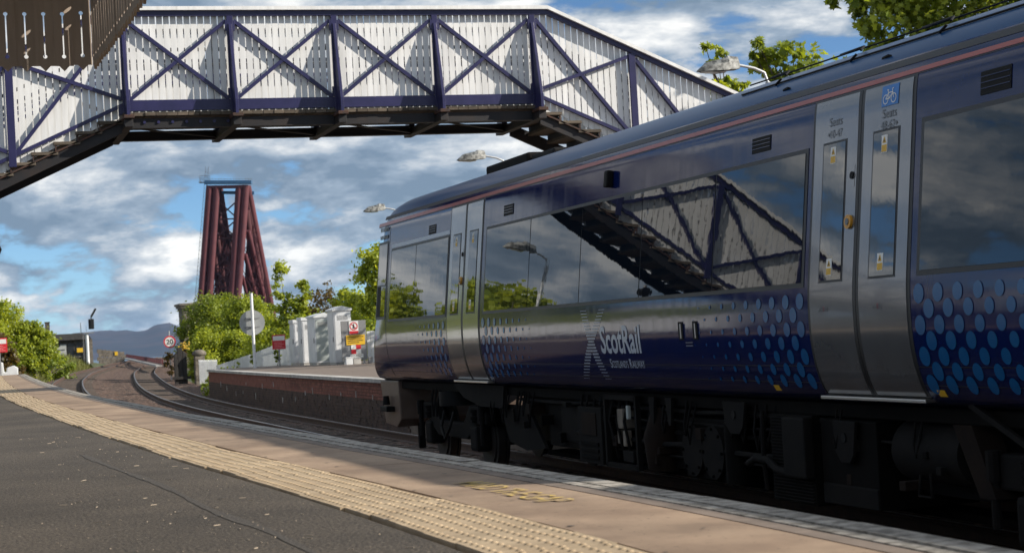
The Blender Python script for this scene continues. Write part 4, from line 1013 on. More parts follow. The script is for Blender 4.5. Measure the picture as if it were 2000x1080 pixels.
# round sign seen from behind
rs = thing('round_sign', (10.86, 68.4, FP), 'back of a large round grey sign on a tall white pole', 'sign'); o_ = rs.location
mb = MB(o_); mb.tube([(10.86, 68.4, FP), (10.86, 68.4, 3.42)], .055, 14); mb.build('pole', K['white_paint'], rs, smooth=40)
mb = MB(o_); mb.disc((10.86, 68.53, 2.32), (.15, 1, 0), .47, .012, 48); d = mb.build('disc', K['sign_back'], rs, smooth=40)
for z_ in (2.16, 2.48): mb = MB(o_); mb.box(10.56, 11.16, 68.48, 68.51, z_-.018, z_+.018); mb.build('mounting_channel', K['grey_paint'], d)
def red_sign(x, y, zb_, zp, wd, h_, label, flip=False):
    t = thing('warning_sign', (x, y, zp), label, 'sign', 'red platform end signs'); o2 = t.location
    mb = MB(o2); mb.box(x-.025, x+.025, y+.012, y+.05, zp, zb_+h_-.05); mb.build('post', K['grey_paint'], t)
    mb = MB(o2); mb.box(x-wd/2, x+wd/2, y-.006, y+.01, zb_, zb_+h_); p = mb.build('plate', K['red_print'], t, bevel=.004)
    mb = MB(o2); mb.box(x-wd/2+.03, x+wd/2-.03, y-.012, y-.007, zb_+h_*.60, zb_+h_*.92); mb.build('white_panel', K['white_print'], p)
    mb = MB(o2)
    for k in range(4): mb.box(x-wd/2+.06, x+wd/2-.06-(.08 if k % 2 else 0), y-.010, y-.007, zb_+h_*.10+k*h_*.11, zb_+h_*.10+k*h_*.11+.018)
    mb.build('text_lines', mat('pale_red', (.70,.25,.25), rough=.5), p)
red_sign(11.82, 68.5, 1.28, FP, .50, .54, 'red and white warning sign on a post by the white fence')
red_sign(1.72, 66.9, 1.73, PF, .52, .50, 'red and white warning sign at the left edge, end of the near platform')
# lamps
def lamp(x, y, z0, zt, reach, label, dirx=-1, dy=0):
    t = thing('platform_lamp', (x, y, z0), label, 'lamp post', 'platform lamp posts'); o2 = t.location
    mb = MB(o2); mb.tube([(x, y, z0), (x, y, z0+.9), (x, y, z0+.95), (x, y, zt-.25)], [.085, .085, .055, .045], 12); mb.build('post', K['galv'], t, smooth=40)
    mb = MB(o2); mb.tube([(x, y, zt-.26), (x+dirx*.06, y+dy*.06, zt-.08), (x+dirx*.25, y+dy*.25, zt), (x+dirx*reach, y+dy*reach, zt+.06)], .026, 10); mb.build('arm', K['galv'], t, smooth=40)
    cx_, cy_ = x+dirx*reach, y+dy*reach; L_ = .80
    def H(u, v, w_): return (cx_+dirx*u - dy*v, cy_+dy*u + dirx*v, zt+w_)
    mb = MB(o2); secs = []
    for u, wd, top, bot in ((0, .055, .11, .0), (.04, .12, .20, -.02), (.24, .15, .22, -.03), (.26, .16, .19, -.04), (.62, .14, .12, -.05), (.80, .07, -.02, -.05)):
        secs.append([H(u, -wd, bot), H(u, -wd*.95, lerp(bot, top, .6)), H(u, -wd*.5, top), H(u, wd*.5, top), H(u, wd*.95, lerp(bot, top, .6)), H(u, wd, bot)])
    mb.grid(secs, close=True); n = len(secs)-1; mb.f += [tuple(range(6)), tuple(n*6+i for i in range(6))[::-1]]; mb.mi += [0, 0]
    hd = mb.build('lamp_head', K['lamp_shell'], t, smooth=30)
    mb = MB(o2); mb.grid([[H(u, -wd, -.052-dz) , H(u, 0, -.075-dz), H(u, wd, -.052-dz)] for u, wd, dz in ((.28, .13, 0), (.45, .13, .02), (.62, .11, .01), (.76, .05, 0))]); mb.build('lens', K['lamp_lens'], hd, smooth=True)
lamp(14.35, 30.3, FP, 6.02, .55, 'grey platform lamp nearest the trees, head above the roof at right', -1, .0)
lamp(14.75, 48.0, FP, 6.24, .55, 'grey platform lamp over the middle of the train roof', -1, .0)
lamp(15.75, 64.4, FP, 6.07, .55, 'grey platform lamp just left of the train cab', -1, .0)
lamp(-2.45, 47.4, PF, 5.5, .55, 'near platform lamp post outside the frame, mirrored in the train windows', 1, -.35)
# small speaker at the left frame edge
t = thing('loudspeaker', (.74, 31.0, PF), 'dark loudspeaker housing cut off by the left edge under the stairs', 'loudspeaker'); o_ = t.location
mb = MB(o_); mb.tube([(.70, 31.3, PF), (.70, 31.3, 3.5)], .045, 10); mb.build('post', K['grey_paint'], t, smooth=40)
mb = MB(o_); mb.tube([(.80, 31.25, 3.33), (.80, 31.1, 3.33), (.80, 30.95, 3.33)], [.06, .09, .105], 8); mb.build('horn', K['black'], t)
# ------------------------------------------------------------------ line side at the end of the platforms
t = thing('low_wall', (1.4, 68.3, PF), 'broken white rendered wall at the end of the near platform', 'wall'); o_ = t.location
mb = MB(o_); mb.prism([(-6, -.8), (2.36, -.8), (2.36, 1.16), (2.22, 1.24), (2.0, 1.18), (1.95, 1.02), (1.88, 1.02), (1.85, 1.36), (1.6, 1.46), (-6, 1.5)], lambda u, v, s: (u, 68.35+.25*s, v)); mb.build('masonry', K['white_paint'], t, bevel=.03)
# speed sign
t = thing('speed_sign', (12.88, 113.3, -.5), 'round white 20 speed limit sign with red ring', 'sign'); o_ = t.location
mb = MB(o_); mb.tube([(12.88, 113.38, -.6), (12.88, 113.38, 2.55)], .03, 8); mb.build('post', K['galv'], t)
mb = MB(o_); mb.disc((12.88, 113.3, 1.89), (0, 1, 0), .37, .02, 36); d = mb.build('disc', K['white_print'], t)
mb = MB(o_); ring(mb, 12.88, 113.285, 1.89, .29, .37); mb.build('red_ring', K['red_print'], d)
mb = MB(o_); place_text('20', -.21, .21, -.15, .15, lambda u, v: (12.88+u, 113.284, 1.89+v), mb, bold=.02); mb.build('numerals', K['black_print'], d, fix=False)
# dark timber post, stone gate pier, white paling, flowers
t = thing('timber_post', (12.0, 101, -.5), 'dark weathered timber block with chamfered top beside the right hand track', 'post'); o_ = t.location
for k, (x0_, x1_, zt_) in enumerate(((11.66, 11.84, 1.30), (11.85, 12.10, 1.50), (12.11, 12.33, 1.34))):
    mb = MB(o_); mb.prism([(x0_, -.6), (x1_, -.6), (x1_, zt_-(.16 if k == 2 else 0)), (x0_, zt_-(.2 if k == 0 else 0))], lambda u, v, s: (u, 100.8+.35*s, v)); mb.build('plank', K['tarred_timber'], t, bevel=.02)
mb = MB(o_); mb.box(11.5, 12.5, 100.7, 100.79, -.2, -.05); mb.build('cross_rail', K['tarred_timber'], t)
t = thing('gate_pier', (13, 100.7, -.5), 'stone gate pier with a domed cap beside the white paling', 'gate pier'); o_ = t.location
for k in range(6): mb = MB(o_); mb.box(12.72+rng.uniform(-.02, .02), 13.26+rng.uniform(-.02, .02), 100.4, 101.0, -.6+k*.27, -.6+k*.27+.262); mb.build('stone_block', K['stone'], t, bevel=.03)
mb = MB(o_); mb.tube([(12.99, 100.7, 1.02), (12.99, 100.7, 1.10), (12.99, 100.7, 1.22), (12.99, 100.7, 1.32), (12.99, 100.7, 1.35)], [.34, .40, .36, .22, .03], 16); mb.build('cap_stone', K['stone'], t, smooth=60)
t = thing('paling_fence', (13.2, 97, -.4), 'short white paling fence between the stone pier and the platform end', 'fence'); o_ = t.location
for k in range(16):
    y_ = 95.2+k*.30; x_ = 13.15-(y_-95.2)*.07; mb = MB(o_); mb.prism([(y_, -.5), (y_+.2, -.5), (y_+.2, .70), (y_+.1, .80), (y_, .70)], lambda u, v, s: (x_+.03*s, u, v)); mb.build('pale', K['white_paint'], t)
# signal
t = thing('signal', (14.4, 204.9, -.8), 'black colour light signal with an angled route indicator on a white post', 'signal'); o_ = t.location
mb = MB(o_); mb.tube([(14.45, 204.9, -.8), (14.45, 204.9, 3.6)], .17, 12); mb.build('post', K['white_paint'], t, smooth=40)
mb = MB(o_); mb.box(14.66, 15.25, 204.5, 204.85, 3.95, 5.05); h_ = mb.build('signal_head', K['cable_black'], t, bevel=.05)
for z_ in (4.2, 4.55, 4.85): mb = MB(o_); mb.tube([(14.95, 204.5, z_), (14.95, 204.15, z_)], .13, 12); mb.build('hood', K['cable_black'], h_)
mb = MB(o_); mb.bar((14.95, 204.6, 5.05), (14.98, 204.6, 5.35), .12, .12); mb.bar((14.98, 204.6, 5.3), (15.5, 204.6, 6.15), .22, .26, up=(0, 1, 0)); mb.build('route_indicator', K['cable_black'], t, bevel=.03)
mb = MB(o_); mb.box(13.8, 15.2, 204.6, 205.3, 3.52, 3.6)
for a, b in (((13.85, 204.65, 3.6), (13.85, 204.65, 4.7)), ((13.85, 205.25, 3.6), (13.85, 205.25, 4.7)), ((13.85, 204.65, 4.68), (13.85, 205.25, 4.68)), ((14.4, 204.65, 3.6), (14.4, 204.65, 4.3))): mb.bar(a, b, .035, .035, up=(0, 1, 0))
mb.bar((14.1, 204.75, -.8), (14.1, 204.75, 3.6), .04, .04, up=(0, 1, 0)); mb.bar((14.0, 204.75, -.8), (14.0, 204.75, 3.6), .03, .03, up=(0, 1, 0)); mb.build('service_platform', K['grey_paint'], t)
# signal cabin
t = thing('stone_cabin', (14.4, 243, -.8), 'dark stone lineside cabin with a tall chimney and deep eaves', 'building'); o_ = t.location
mb = MB(o_); mb.box(12.0, 17.0, 241.0, 246, -.9, 3.1); mb.build('wall', K['stone_dark'], t)
mb = MB(o_); mb.prism([(11.5, 3.1), (17.5, 3.1), (17.35, 3.45), (16.2, 3.92), (12.8, 3.92), (11.6, 3.45)], lambda u, v, s: (u, 240.3+6.4*s, v)); r_ = mb.build('roof', K['slate'], t, bevel=.04)
mb = MB(o_); mb.box(12.0, 12.55, 243, 243.7, 3.9, 5.45); mb.box(11.93, 12.62, 242.93, 243.77, 5.45, 5.6); mb.build('chimney', K['stone_dark'], r_)
for x_ in (13.5, 14.5, 15.5):
    mb = MB(o_); mb.box(x_, x_+.8, 240.96, 241.0, 1.0, 2.7); f_ = mb.build('window', K['window_dark'], t); mb = MB(o_); mb.box(x_-.08, x_+.88, 240.9, 240.97, .9, 1.0); mb.build('sill', K['stone'], f_)
mb = MB(o_); mb.box(17.01, 17.6, 240.5, 241.2, -.8, 3.1); mb.build('corner_pier', K['stone'], t)
mb = MB(o_); mb.box(15.65, 16.4, 240.7, 240.75, 1.5, 2.05); mb.build('yellow_plate', K['yellow_print'], t)
mb = MB(o_); mb.box(13.6, 14.35, 240.85, 240.9, 1.05, 2.6); mb.build('pale_blind', K['sign_back'], t)
# lineside cabinet, parapet, red railing, masonry portal
t = thing('relay_cabinet', (11, 195.5, -.8), 'pale grey relay cabinet in the grass before the stone cabin', 'cabinet'); o_ = t.location
mb = MB(o_); mb.box(10.5, 11.5, 195, 196, -.8, 1.9); mb.build('body', K['sign_back'], t, bevel=.03); mb = MB(o_); mb.prism([(10.4, 1.9), (11.6, 1.9), (11.0, 2.2)], lambda u, v, s: (u, 194.9+1.2*s, v)); mb.build('roof', K['sign_back'], t)
t = thing('parapet_wall', (21, 255, -.8), 'grey stone parapet wall left of the distant red railing', 'wall'); o_ = t.location
x_ = 19.2; k = 0
while x_ < 22.8:
    for c_ in range(5):
        mb = MB(o_); zt_ = lerp(1.75, 1.15, (x_-19.2)/3.6); z0_ = lerp(-.9, zt_, c_/5); z1_ = lerp(-.9, zt_, (c_+1)/5)-.015
        mb.box(x_+(.2 if c_ % 2 else 0), x_+(.2 if c_ % 2 else 0)+.585, 254.6, 255.2, z0_, z1_); mb.build('stone_block', K['stone'], t)
    x_ += .6
mb = MB(o_); mb.box(21.5, 21.9, 254.5, 254.58, .8, 1.3); mb.build('yellow_plate', K['yellow_print'], t)
t = thing('bridge_railing', (20, 210, 0), 'distant dark red bridge railing leading toward the hills', 'railing'); o_ = t.location
a, b = Vector((24.4, 269.8, .80)), Vector((16.6, 151.9, .58))
for dz_, hh in ((0, .07), (-.18, .04), (-.36, .07)): mb = MB(o_); mb.bar(a+Vector((0, 0, dz_)), b+Vector((0, 0, dz_)), .08, hh); mb.build('rail', K['tower_red'], t)
for k in range(30): mb = MB(o_); p = a.lerp(b, k/29); mb.box(p.x-.06, p.x+.06, p.y-.06, p.y+.06, p.z-.4, p.z); mb.build('baluster', K['tower_red'], t)
mb = MB(o_); mb.bar(a+Vector((-.3, 0, -.5)), b+Vector((-.3, 0, -.5)), .5, .12); mb.build('walkway', K['concrete'], t)
t = thing('masonry_pier', (24.5, 188, -1), 'grey masonry bridge portal with a projecting cornice behind the bushes', 'building'); o_ = t.location
for k in range(9): mb = MB(o_); mb.box(22.7+.012*(k % 2), 26.6, 186.5, 190.5, -1+k*.68, -1+k*.68+.67); mb.build('stone_course', K['stone'], t, bevel=.03)
for k, (d, z_) in enumerate(((.10, 5.12), (.24, 5.36), (.38, 5.6))): mb = MB(o_); mb.box(22.7-d, 26.6+d, 186.5-d, 190.5+d, z_, z_+.23); mb.build('cornice', K['stone'], t, bevel=.02)
mb = MB(o_); mb.box(22.3, 22.69, 187.0, 187.6, 2.0, 3.3); mb.build('lamp_box', K['cable_black'], t)
# ------------------------------------------------------------------ the red cantilever tower
TWo = Vector((97.44, 676.03, 0)); uT = Vector((.956, -.292, 0)); vT = Vector((.292, .956, 0))
tower = thing('bridge_tower', tuple(TWo), 'dark red steel cantilever tower of the distant railway bridge', 'bridge tower')
def TP(u, z, v=0): return TWo + uT*u + vT*v + Vector((0, 0, z))
def tleg(name, p, q, r, m_='tower_red', n=10, par=tower):
    mb = MB(TWo); mb.tube([p, q], r, n); return mb.build(name, K[m_], par, smooth=40)
Zb = -30
def ext(u0, z0_, u1, z1_, z): return u0+(u1-u0)*(z-z0_)/(z1_-z0_)
legs = [(-3.2, 59.5, -8.5, 17.9), (-.6, 59.3, -5.4, 19.0), (7.6, 58.9, 3.1, 20.6), (10.1, 59.0, 5.2, 20.4)]
for a in legs: tleg('tower_leg', TP(a[0], a[1]), TP(ext(a[0], a[1], a[2], a[3], Zb), Zb), 1.35)
for i, j in ((0, 1), (2, 3)):
    for z in (50, 40.5, 32, 24, 14, 4): 
        A, B = legs[i], legs[j]; tleg('tie_beam', TP(ext(*A, z), z), TP(ext(*B, z), z), .5)
    mb = MB(TWo); A, B = legs[i], legs[j]
    mb.add([TP(ext(*A, 58), 58, 1.4), TP(ext(*B, 58), 58, 1.4), TP(ext(*B, Zb), Zb, 1.4), TP(ext(*A, Zb), Zb, 1.4), TP(ext(*A, 58), 58, 1.7), TP(ext(*B, 58), 58, 1.7), TP(ext(*B, Zb), Zb, 1.7), TP(ext(*A, Zb), Zb, 1.7)], [(0,1,2,3), (7,6,5,4), (0,4,5,1), (1,5,6,2), (2,6,7,3), (3,7,4,0)])
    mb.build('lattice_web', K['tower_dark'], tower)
arms = [(10.4, 58.7, 14.1, 20.4, 1.25, 'tower_red'), (9.7, 42.4, 12.5, 19.5, .9, 'tower_red'), (8.1, 33.9, 10.0, 19.4, .85, 'tower_red'), (6.7, 25.9, 7.2, 19.8, .7, 'tower_red')]
for k, a in enumerate(arms): tleg('cantilever_tube', TP(a[0], a[1], 2), TP(ext(*a[:4], -10), -10, 26), a[4], a[5])
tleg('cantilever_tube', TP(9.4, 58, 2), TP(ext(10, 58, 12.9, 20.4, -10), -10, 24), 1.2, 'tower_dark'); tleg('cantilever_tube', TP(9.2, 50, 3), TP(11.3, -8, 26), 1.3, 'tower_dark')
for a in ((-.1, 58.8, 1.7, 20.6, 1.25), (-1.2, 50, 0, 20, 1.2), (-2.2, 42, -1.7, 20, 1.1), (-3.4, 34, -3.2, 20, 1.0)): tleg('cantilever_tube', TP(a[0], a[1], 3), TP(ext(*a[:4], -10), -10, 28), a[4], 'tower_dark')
for a, b, m_ in (((10.2, 56), (13.2, 20), 'tower_dark'), ((9.6, 44), (9.4, 16), 'tower_dark')):
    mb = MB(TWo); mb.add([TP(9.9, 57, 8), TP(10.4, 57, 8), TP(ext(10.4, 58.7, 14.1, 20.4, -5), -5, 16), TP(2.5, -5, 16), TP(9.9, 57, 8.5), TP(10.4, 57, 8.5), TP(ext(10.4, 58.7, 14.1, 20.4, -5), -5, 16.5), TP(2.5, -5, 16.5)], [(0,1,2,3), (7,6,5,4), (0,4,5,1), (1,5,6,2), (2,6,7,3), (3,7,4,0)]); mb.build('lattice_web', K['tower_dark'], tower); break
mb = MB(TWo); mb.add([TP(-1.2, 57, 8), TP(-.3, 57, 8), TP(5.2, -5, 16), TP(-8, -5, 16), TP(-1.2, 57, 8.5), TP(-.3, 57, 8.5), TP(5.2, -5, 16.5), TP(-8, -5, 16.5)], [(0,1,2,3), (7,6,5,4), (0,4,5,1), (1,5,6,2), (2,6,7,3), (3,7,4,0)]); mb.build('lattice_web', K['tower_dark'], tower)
# cross bracing between the two columns
for z0_, z1_ in ((54, 47), (47, 40), (36, 29), (29, 22), (22, 15)):
    for p, q in (((ext(*legs[1], z0_)+.4, z0_), (ext(*legs[2], z1_), z1_)), ((ext(*legs[1], z1_)+.4, z1_), (ext(*legs[2], z0_), z0_))):
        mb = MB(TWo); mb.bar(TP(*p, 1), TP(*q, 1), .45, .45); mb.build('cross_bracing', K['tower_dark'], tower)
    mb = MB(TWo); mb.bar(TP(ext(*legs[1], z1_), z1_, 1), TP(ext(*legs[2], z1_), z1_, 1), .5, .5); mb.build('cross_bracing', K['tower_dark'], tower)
for k in range(70):
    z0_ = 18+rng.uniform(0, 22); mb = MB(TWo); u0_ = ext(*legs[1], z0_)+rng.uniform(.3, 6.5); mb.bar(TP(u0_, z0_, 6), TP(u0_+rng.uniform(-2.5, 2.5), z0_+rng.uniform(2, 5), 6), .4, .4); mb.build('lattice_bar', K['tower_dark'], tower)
mb = MB(TWo)
for k in range(240):
    z0_ = rng.uniform(10, 52); t_ = rng.random(); f_ = (58-z0_)/40
    if k % 2: ua, ub = ext(*legs[1], z0_), ext(-.3, 57, 2.9, 20, z0_)
    else: ua, ub = ext(*legs[3], z0_), ext(10.4, 58.7, 14.1, 20.4, z0_)
    u0_ = lerp(ua, ub, t_); du = rng.choice([-1, 1])*rng.uniform(.5, 1.3); mb.bar(TP(u0_, z0_, 5.5), TP(min(max(u0_+du, ua), ub), z0_+rng.uniform(1.5, 3.2), 5.5), .22, .22)
tag(mb.build('web_lattice', K['tower_red'], tower), kind='stuff')
mb = MB(TWo); mb.bar(TP(-3.6, 59.0), TP(10.9, 58.4), 2.2, 1.1); mb.build('top_girder', K['tower_red'], tower)
mb = MB(TWo); mb.bar(TP(-4.9, 60.8), TP(12.2, 59.9), 3.2, 1.2); mb.build('scaffold_sheeting', K['sheet_blue'], tower); mb = MB(TWo); mb.bar(TP(.7, 57.0, 3), TP(12.5, 56.2, 3), 1.2, 1.1); mb.build('scaffold_sheeting', K['sheet_blue'], tower)
mb = MB(TWo)
for k in range(18): u_ = lerp(-6.5, 12.2, k/17); z_ = lerp(61.2, 60.2, k/17); mb.bar(TP(u_, z_-.6), TP(u_, z_+1.3), .10, .10, up=(0, 1, 0))
mb.bar(TP(-6.8, 62.2), TP(12.2, 61.2), .10, .10); mb.bar(TP(-6.8, 61.6), TP(12.2, 60.6), .08, .08); mb.bar(TP(-7, 60.9), TP(-2.6, 60.6), 2.6, .35)
for k in range(7): mb.bar(TP(-6.9+k*.65, 60.8), TP(-6.9+k*.65, 63.4), .12, .12, up=(0, 1, 0))
for z_ in (61.8, 62.6, 63.3): mb.bar(TP(-6.9, z_), TP(-3.0, z_-.2), .12, .12)
mb.build('scaffold_guard_rail', K['scaffold'], tower)
mb = MB(TWo)
def hoist(z): return interp(z, [-20, 17.8, 52.8, 66.6], [-15.3, -10.3, -5.6, -3.8])
z = 0
while z < 66:
    mb.bar(TP(hoist(z)-.55, z), TP(hoist(z)+.55, z), .09, .09); mb.bar(TP(hoist(z)-.55, z), TP(hoist(z+1.5)+.55, z+1.5), .07, .07); z += 1.5
for s in (-.55, .55): mb.bar(TP(hoist(-10)+s, -10), TP(hoist(17.8)+s, 17.8), .11, .11); mb.bar(TP(hoist(17.8)+s, 17.8), TP(hoist(52.8)+s, 52.8), .11, .11); mb.bar(TP(hoist(52.8)+s, 52.8), TP(hoist(66.6)+s, 66.6), .11, .11)
mb.build('hoist_mast', K['scaffold'], tower)

# ================================================================== vegetation
import numpy as np
def leaf_mesh(name, pts, nrm, size, m_, rs, tone, shape='leaf'):
    n = len(pts)
    if shape == 'maple':
        T = np.array([(0,-.5),(.12,-.25),(.42,-.30),(.30,-.05),(.50,.18),(.20,.18),(0,.5),(-.20,.18),(-.50,.18),(-.30,-.05),(-.42,-.30),(-.12,-.25)])
    elif shape == 'blade': T = np.array([(-.05,-.5),(.05,-.5),(.03,.1),(0,.5),(-.03,.1)])
    else: T = np.array([(0,-.5),(.30,-.12),(.26,.18),(0,.5),(-.26,.18),(-.30,-.12)])
    k = len(T)
    a = rs.normal(size=(n, 3)); nrm = nrm/np.linalg.norm(nrm, axis=1, keepdims=True)
    u = np.cross(nrm, a); u /= np.linalg.norm(u, axis=1, keepdims=True); v = np.cross(nrm, u)
    sz = size*rs.uniform(.65, 1.25, size=(n, 1, 1))
    V = pts[:, None, :] + sz*(T[None, :, 0:1]*u[:, None, :] + T[None, :, 1:2]*v[:, None, :]) + (sz*(.18*np.abs(T[None, :, 0:1])))*nrm[:, None, :]
    me = bpy.data.meshes.new(name); me.vertices.add(n*k); me.vertices.foreach_set('co', V.reshape(-1).astype(np.float32))
    me.loops.add(n*k); me.loops.foreach_set('vertex_index', np.arange(n*k, dtype=np.int32))
    me.polygons.add(n); me.polygons.foreach_set('loop_start', (np.arange(n)*k).astype(np.int32))
    at = me.attributes.new('tone', 'FLOAT', 'FACE'); at.data.foreach_set('value', np.clip(tone, 0, 1).astype(np.float32))
    me.materials.append(m_); me.update(calc_edges=True); me.validate(); return me
def tree(name, base, blobs, ncl, per, size, m_, label, cat='tree', tr=.12, seed=1, group=None, shape='leaf', spread=.30, limb='bark', limbs=16):
    rs = np.random.RandomState(seed); base = Vector(base)
    t = thing(name, tuple(base), label, cat, group)
    cs = []; rad = []
    vol = np.array([b[3]*b[4]*b[5] for b in blobs])**.7; vol /= vol.sum()
    for b, w_ in zip(blobs, vol):
        k = max(3, int(ncl*w_)); d = rs.normal(size=(k, 3)); d /= np.linalg.norm(d, axis=1, keepdims=True)
        r_ = rs.uniform(.12, 1, size=(k, 1))**.45
        cs.append(np.array(b[:3])+d*r_*np.array(b[3:6])); rad += [np.array(b[3:6]).mean()*spread]*k
    cs = np.vstack(cs); rad = np.array(rad)*rs.uniform(.6, 1.3, size=len(cs))
    idx = np.repeat(np.arange(len(cs)), per); off = rs.normal(size=(len(idx), 3))*.5
    pts = cs[idx] + off*rad[idx][:, None]*np.array([1, 1, .8])
    nrm = off*.6 + rs.normal(size=off.shape)*.8 + np.array([0, 0, .55])
    tone = rs.uniform(0, 1, size=len(cs))[idx]*.55 + rs.uniform(0, .45, size=len(idx))
    me = leaf_mesh('crown', pts - np.array(base), nrm, size, m_, rs, tone, shape); link('crown', me, t)
    # trunk and limbs
    cen = np.average(np.array([b[:3] for b in blobs]), axis=0, weights=vol); low = min(b[2]-b[5] for b in blobs)
    top = Vector((lerp(base.x, cen[0], .7), lerp(base.y, cen[1], .7), max(base.z+.4, lerp(low, cen[2], .5))))
    mb = MB(base); mid = base.lerp(top, .5)+Vector((rs.uniform(-.1, .1), rs.uniform(-.1, .1), 0))
    mb.tube([base-Vector((0, 0, .1)), mid, top], [tr*1.2, tr, tr*.75], 8); mb.build('trunk', K[limb], t, smooth=True)
    lb = MB(base)
    for i in rs.choice(len(cs), min(limbs, len(cs)), replace=False):
        e_ = Vector(cs[i]); s_ = base.lerp(top, rs.uniform(.75, 1)); m2 = s_.lerp(e_, .5)+Vector((0, 0, rs.uniform(-.1, .25)*(e_-s_).length*.4))
        lb.tube([s_, m2, e_], [tr*.45, tr*.28, tr*.08], 6)
    lb.build('limbs', K[limb], t, smooth=True); return t
G1 = 'trees and bushes behind the far fence'
tree('sycamore_tree', (16.8, 118, -.8), [(16.2, 117.5, 2.8, 2.0, 1.6, 2.0), (14.9, 117, 2.0, 1.1, 1.0, 1.6), (17.6, 117.5, 1.5, 1.9, 1.4, 1.9)], 210, 120, .155, K['leaf_d'], 'dark green rounded tree in front of the masonry portal', seed=3, group=G1, tr=.14)
tree('bush', (15.2, 110, -.8), [(14.75, 109.5, 1.25, 1.5, 1.0, 1.2), (16.0, 109, .9, 1.5, 1.0, 1.5), (14.3, 109, .3, 1.0, .8, 1.0)], 170, 120, .15, K['leaf_b'], 'bright green bush behind the stone gate pier', 'bush', seed=5, group=G1, tr=.06)
tree('sycamore_tree', (17.6, 111, -.8), [(17.4, 110.5, 2.9, 1.6, 1.2, 1.8), (16.5, 110, 1.3, 1.5, 1.0, 1.6), (18.6, 110, 1.2, 1.4, 1.0, 1.8)], 210, 120, .155, K['leaf_a'], 'green tree behind the round sign', seed=8, group=G1, tr=.12)
tree('ash_sapling', (15.6, 87.3, -.8), [(15.35, 87.3, 4.0, .32, .32, 1.4), (15.7, 87.3, 2.6, .75, .6, 1.2), (15.9, 86.8, 1.4, 1.2, .7, 1.6), (14.9, 87, 1.5, .7, .5, 1.5)], 170, 95, .15, K['leaf_a'], 'upright spiky young tree left of the white cabinets', seed=11, group=G1, tr=.07)
tree('ash_sapling', (16.6, 87, -.8), [(16.35, 87, 3.6, .30, .3, 1.1), (16.7, 87, 2.2, .6, .5, 1.0), (16.6, 86.6, 1.2, 1.1, .6, 1.6)], 140, 90, .15, K['leaf_b'], 'slim young tree above the low white cabinets', seed=14, group=G1, tr=.06)
tree('twiggy_shrub', (17.0, 84.8, -.8), [(16.9, 84.8, 2.6, .9, .7, 1.7), (17.3, 84.5, 1.7, 1.2, .7, 1.8)], 170, 16, .15, K['leaf_brown'], 'thin brownish shrub of bare twigs above the tallest cabinet', 'shrub', seed=17, group=G1, tr=.05, limb='twig', limbs=90)
tree('elder_bush', (17.9, 82, -.8), [(17.6, 82.4, 2.4, .8, .7, 1.5), (18.1, 82, 1.6, 1.5, .8, 1.9)], 190, 95, .15, K['leaf_b'], 'light green bush above the grey notice board', 'bush', seed=19, group=G1, tr=.06)
tree('sycamore_tree', (17.9, 76.3, -.8), [(17.6, 76.2, 4.0, .9, .9, 1.5), (17.5, 76, 2.4, 1.0, .9, 1.5), (18.4, 76, 2.8, 1.2, .9, 2.2)], 230, 100, .155, K['leaf_b'], 'tall light green tree touching the train cab', seed=23, group=G1, tr=.12)
tree('bramble_thicket', (16, 80, -.8), [(14.2, 85, .9, 1.3, 1.0, 1.5), (15.4, 81.5, 1.2, 1.4, 1.0, 1.6), (16.6, 77.5, 1.4, 1.3, 1.0, 1.8), (17.4, 74, 1.3, 1.2, 1.0, 1.7)], 260, 90, .15, K['leaf_a'], 'low bramble thicket filling the ground behind the white cabinets', 'bush', seed=27, group=G1, tr=.05, limbs=30)
G2 = 'trees behind the train at right'
tree('maple_tree', (20.2, 32.6, 0), [(19.4, 31.8, 8.0, 2.6, 1.6, 1.55), (21.3, 30.8, 8.2, 2.2, 1.6, 1.9), (17.55, 32.2, 7.6, .75, .7, .75), (18.6, 32, 6.6, 1.2, 1, .9)], 340, 40, .17, K['leaf_d'], 'large leafy maple overhanging the train at top right', seed=31, group=G2, shape='maple', tr=.2, spread=.26)
tree('maple_tree', (18.4, 37.4, 0), [(17.6, 36.4, 7.0, .75, .6, .40), (18.3, 36.0, 6.6, .7, .6, .6), (17.0, 36.3, 7.3, .25, .25, .35)], 60, 22, .17, K['leaf_d'], 'small maple branch showing between the lamp and the big maple', seed=37, group=G2, shape='maple', tr=.09, spread=.34)
tree('maple_tree', (17.6, 39.2, 0), [(17.0, 38.6, 7.5, .25, .3, .35), (17.25, 38.5, 6.7, .5, .4, .40)], 34, 24, .17, K['leaf_a'], 'slender maple shoots directly behind the nearest lamp head', seed=41, group=G2, shape='maple', tr=.07, spread=.4)
G3 = 'lineside trees on the left'
tree('lineside_tree', (3.1, 110, -.8), [(3.1, 109, 3.0, 1.1, 1.0, 1.7), (2.2, 108, 2.0, 1.2, 1, 2.2), (3.9, 108.6, 1.6, 1.2, 1, 1.7)], 230, 105, .16, K['leaf_b'], 'green lineside tree at the left edge behind the red sign', seed=43, group=G3, tr=.1)
tree('lineside_tree', (4.8, 109, -.8), [(4.5, 108.6, 2.5, .8, .8, 1.1), (5.2, 108.4, 2.0, .7, .8, .9), (4.2, 108.2, 1.3, 1.1, .8, .9)], 170, 90, .16, K['leaf_a'], 'lower green lineside tree before the stone cabin', seed=47, group=G3, tr=.08)
tree('lineside_bush', (2.4, 97, -.8), [(2.3, 96.6, 1.8, .7, .6, 1.3), (2.9, 96.4, .8, .9, .6, 1.0)], 70, 40, .20, K['leaf_brown'], 'brown tinged bush beside the red sign at left', 'bush', seed=53, group=G3, tr=.05)
tree('lineside_bush', (5.6, 120, -.8), [(5.5, 120, .9, 1.4, 1.0, 1.2), (7.0, 126, .5, 1.2, 1.0, .9)], 80, 45, .22, K['leaf_d'], 'low dark bush in the lineside grass', 'bush', seed=59, group=G3, tr=.05)
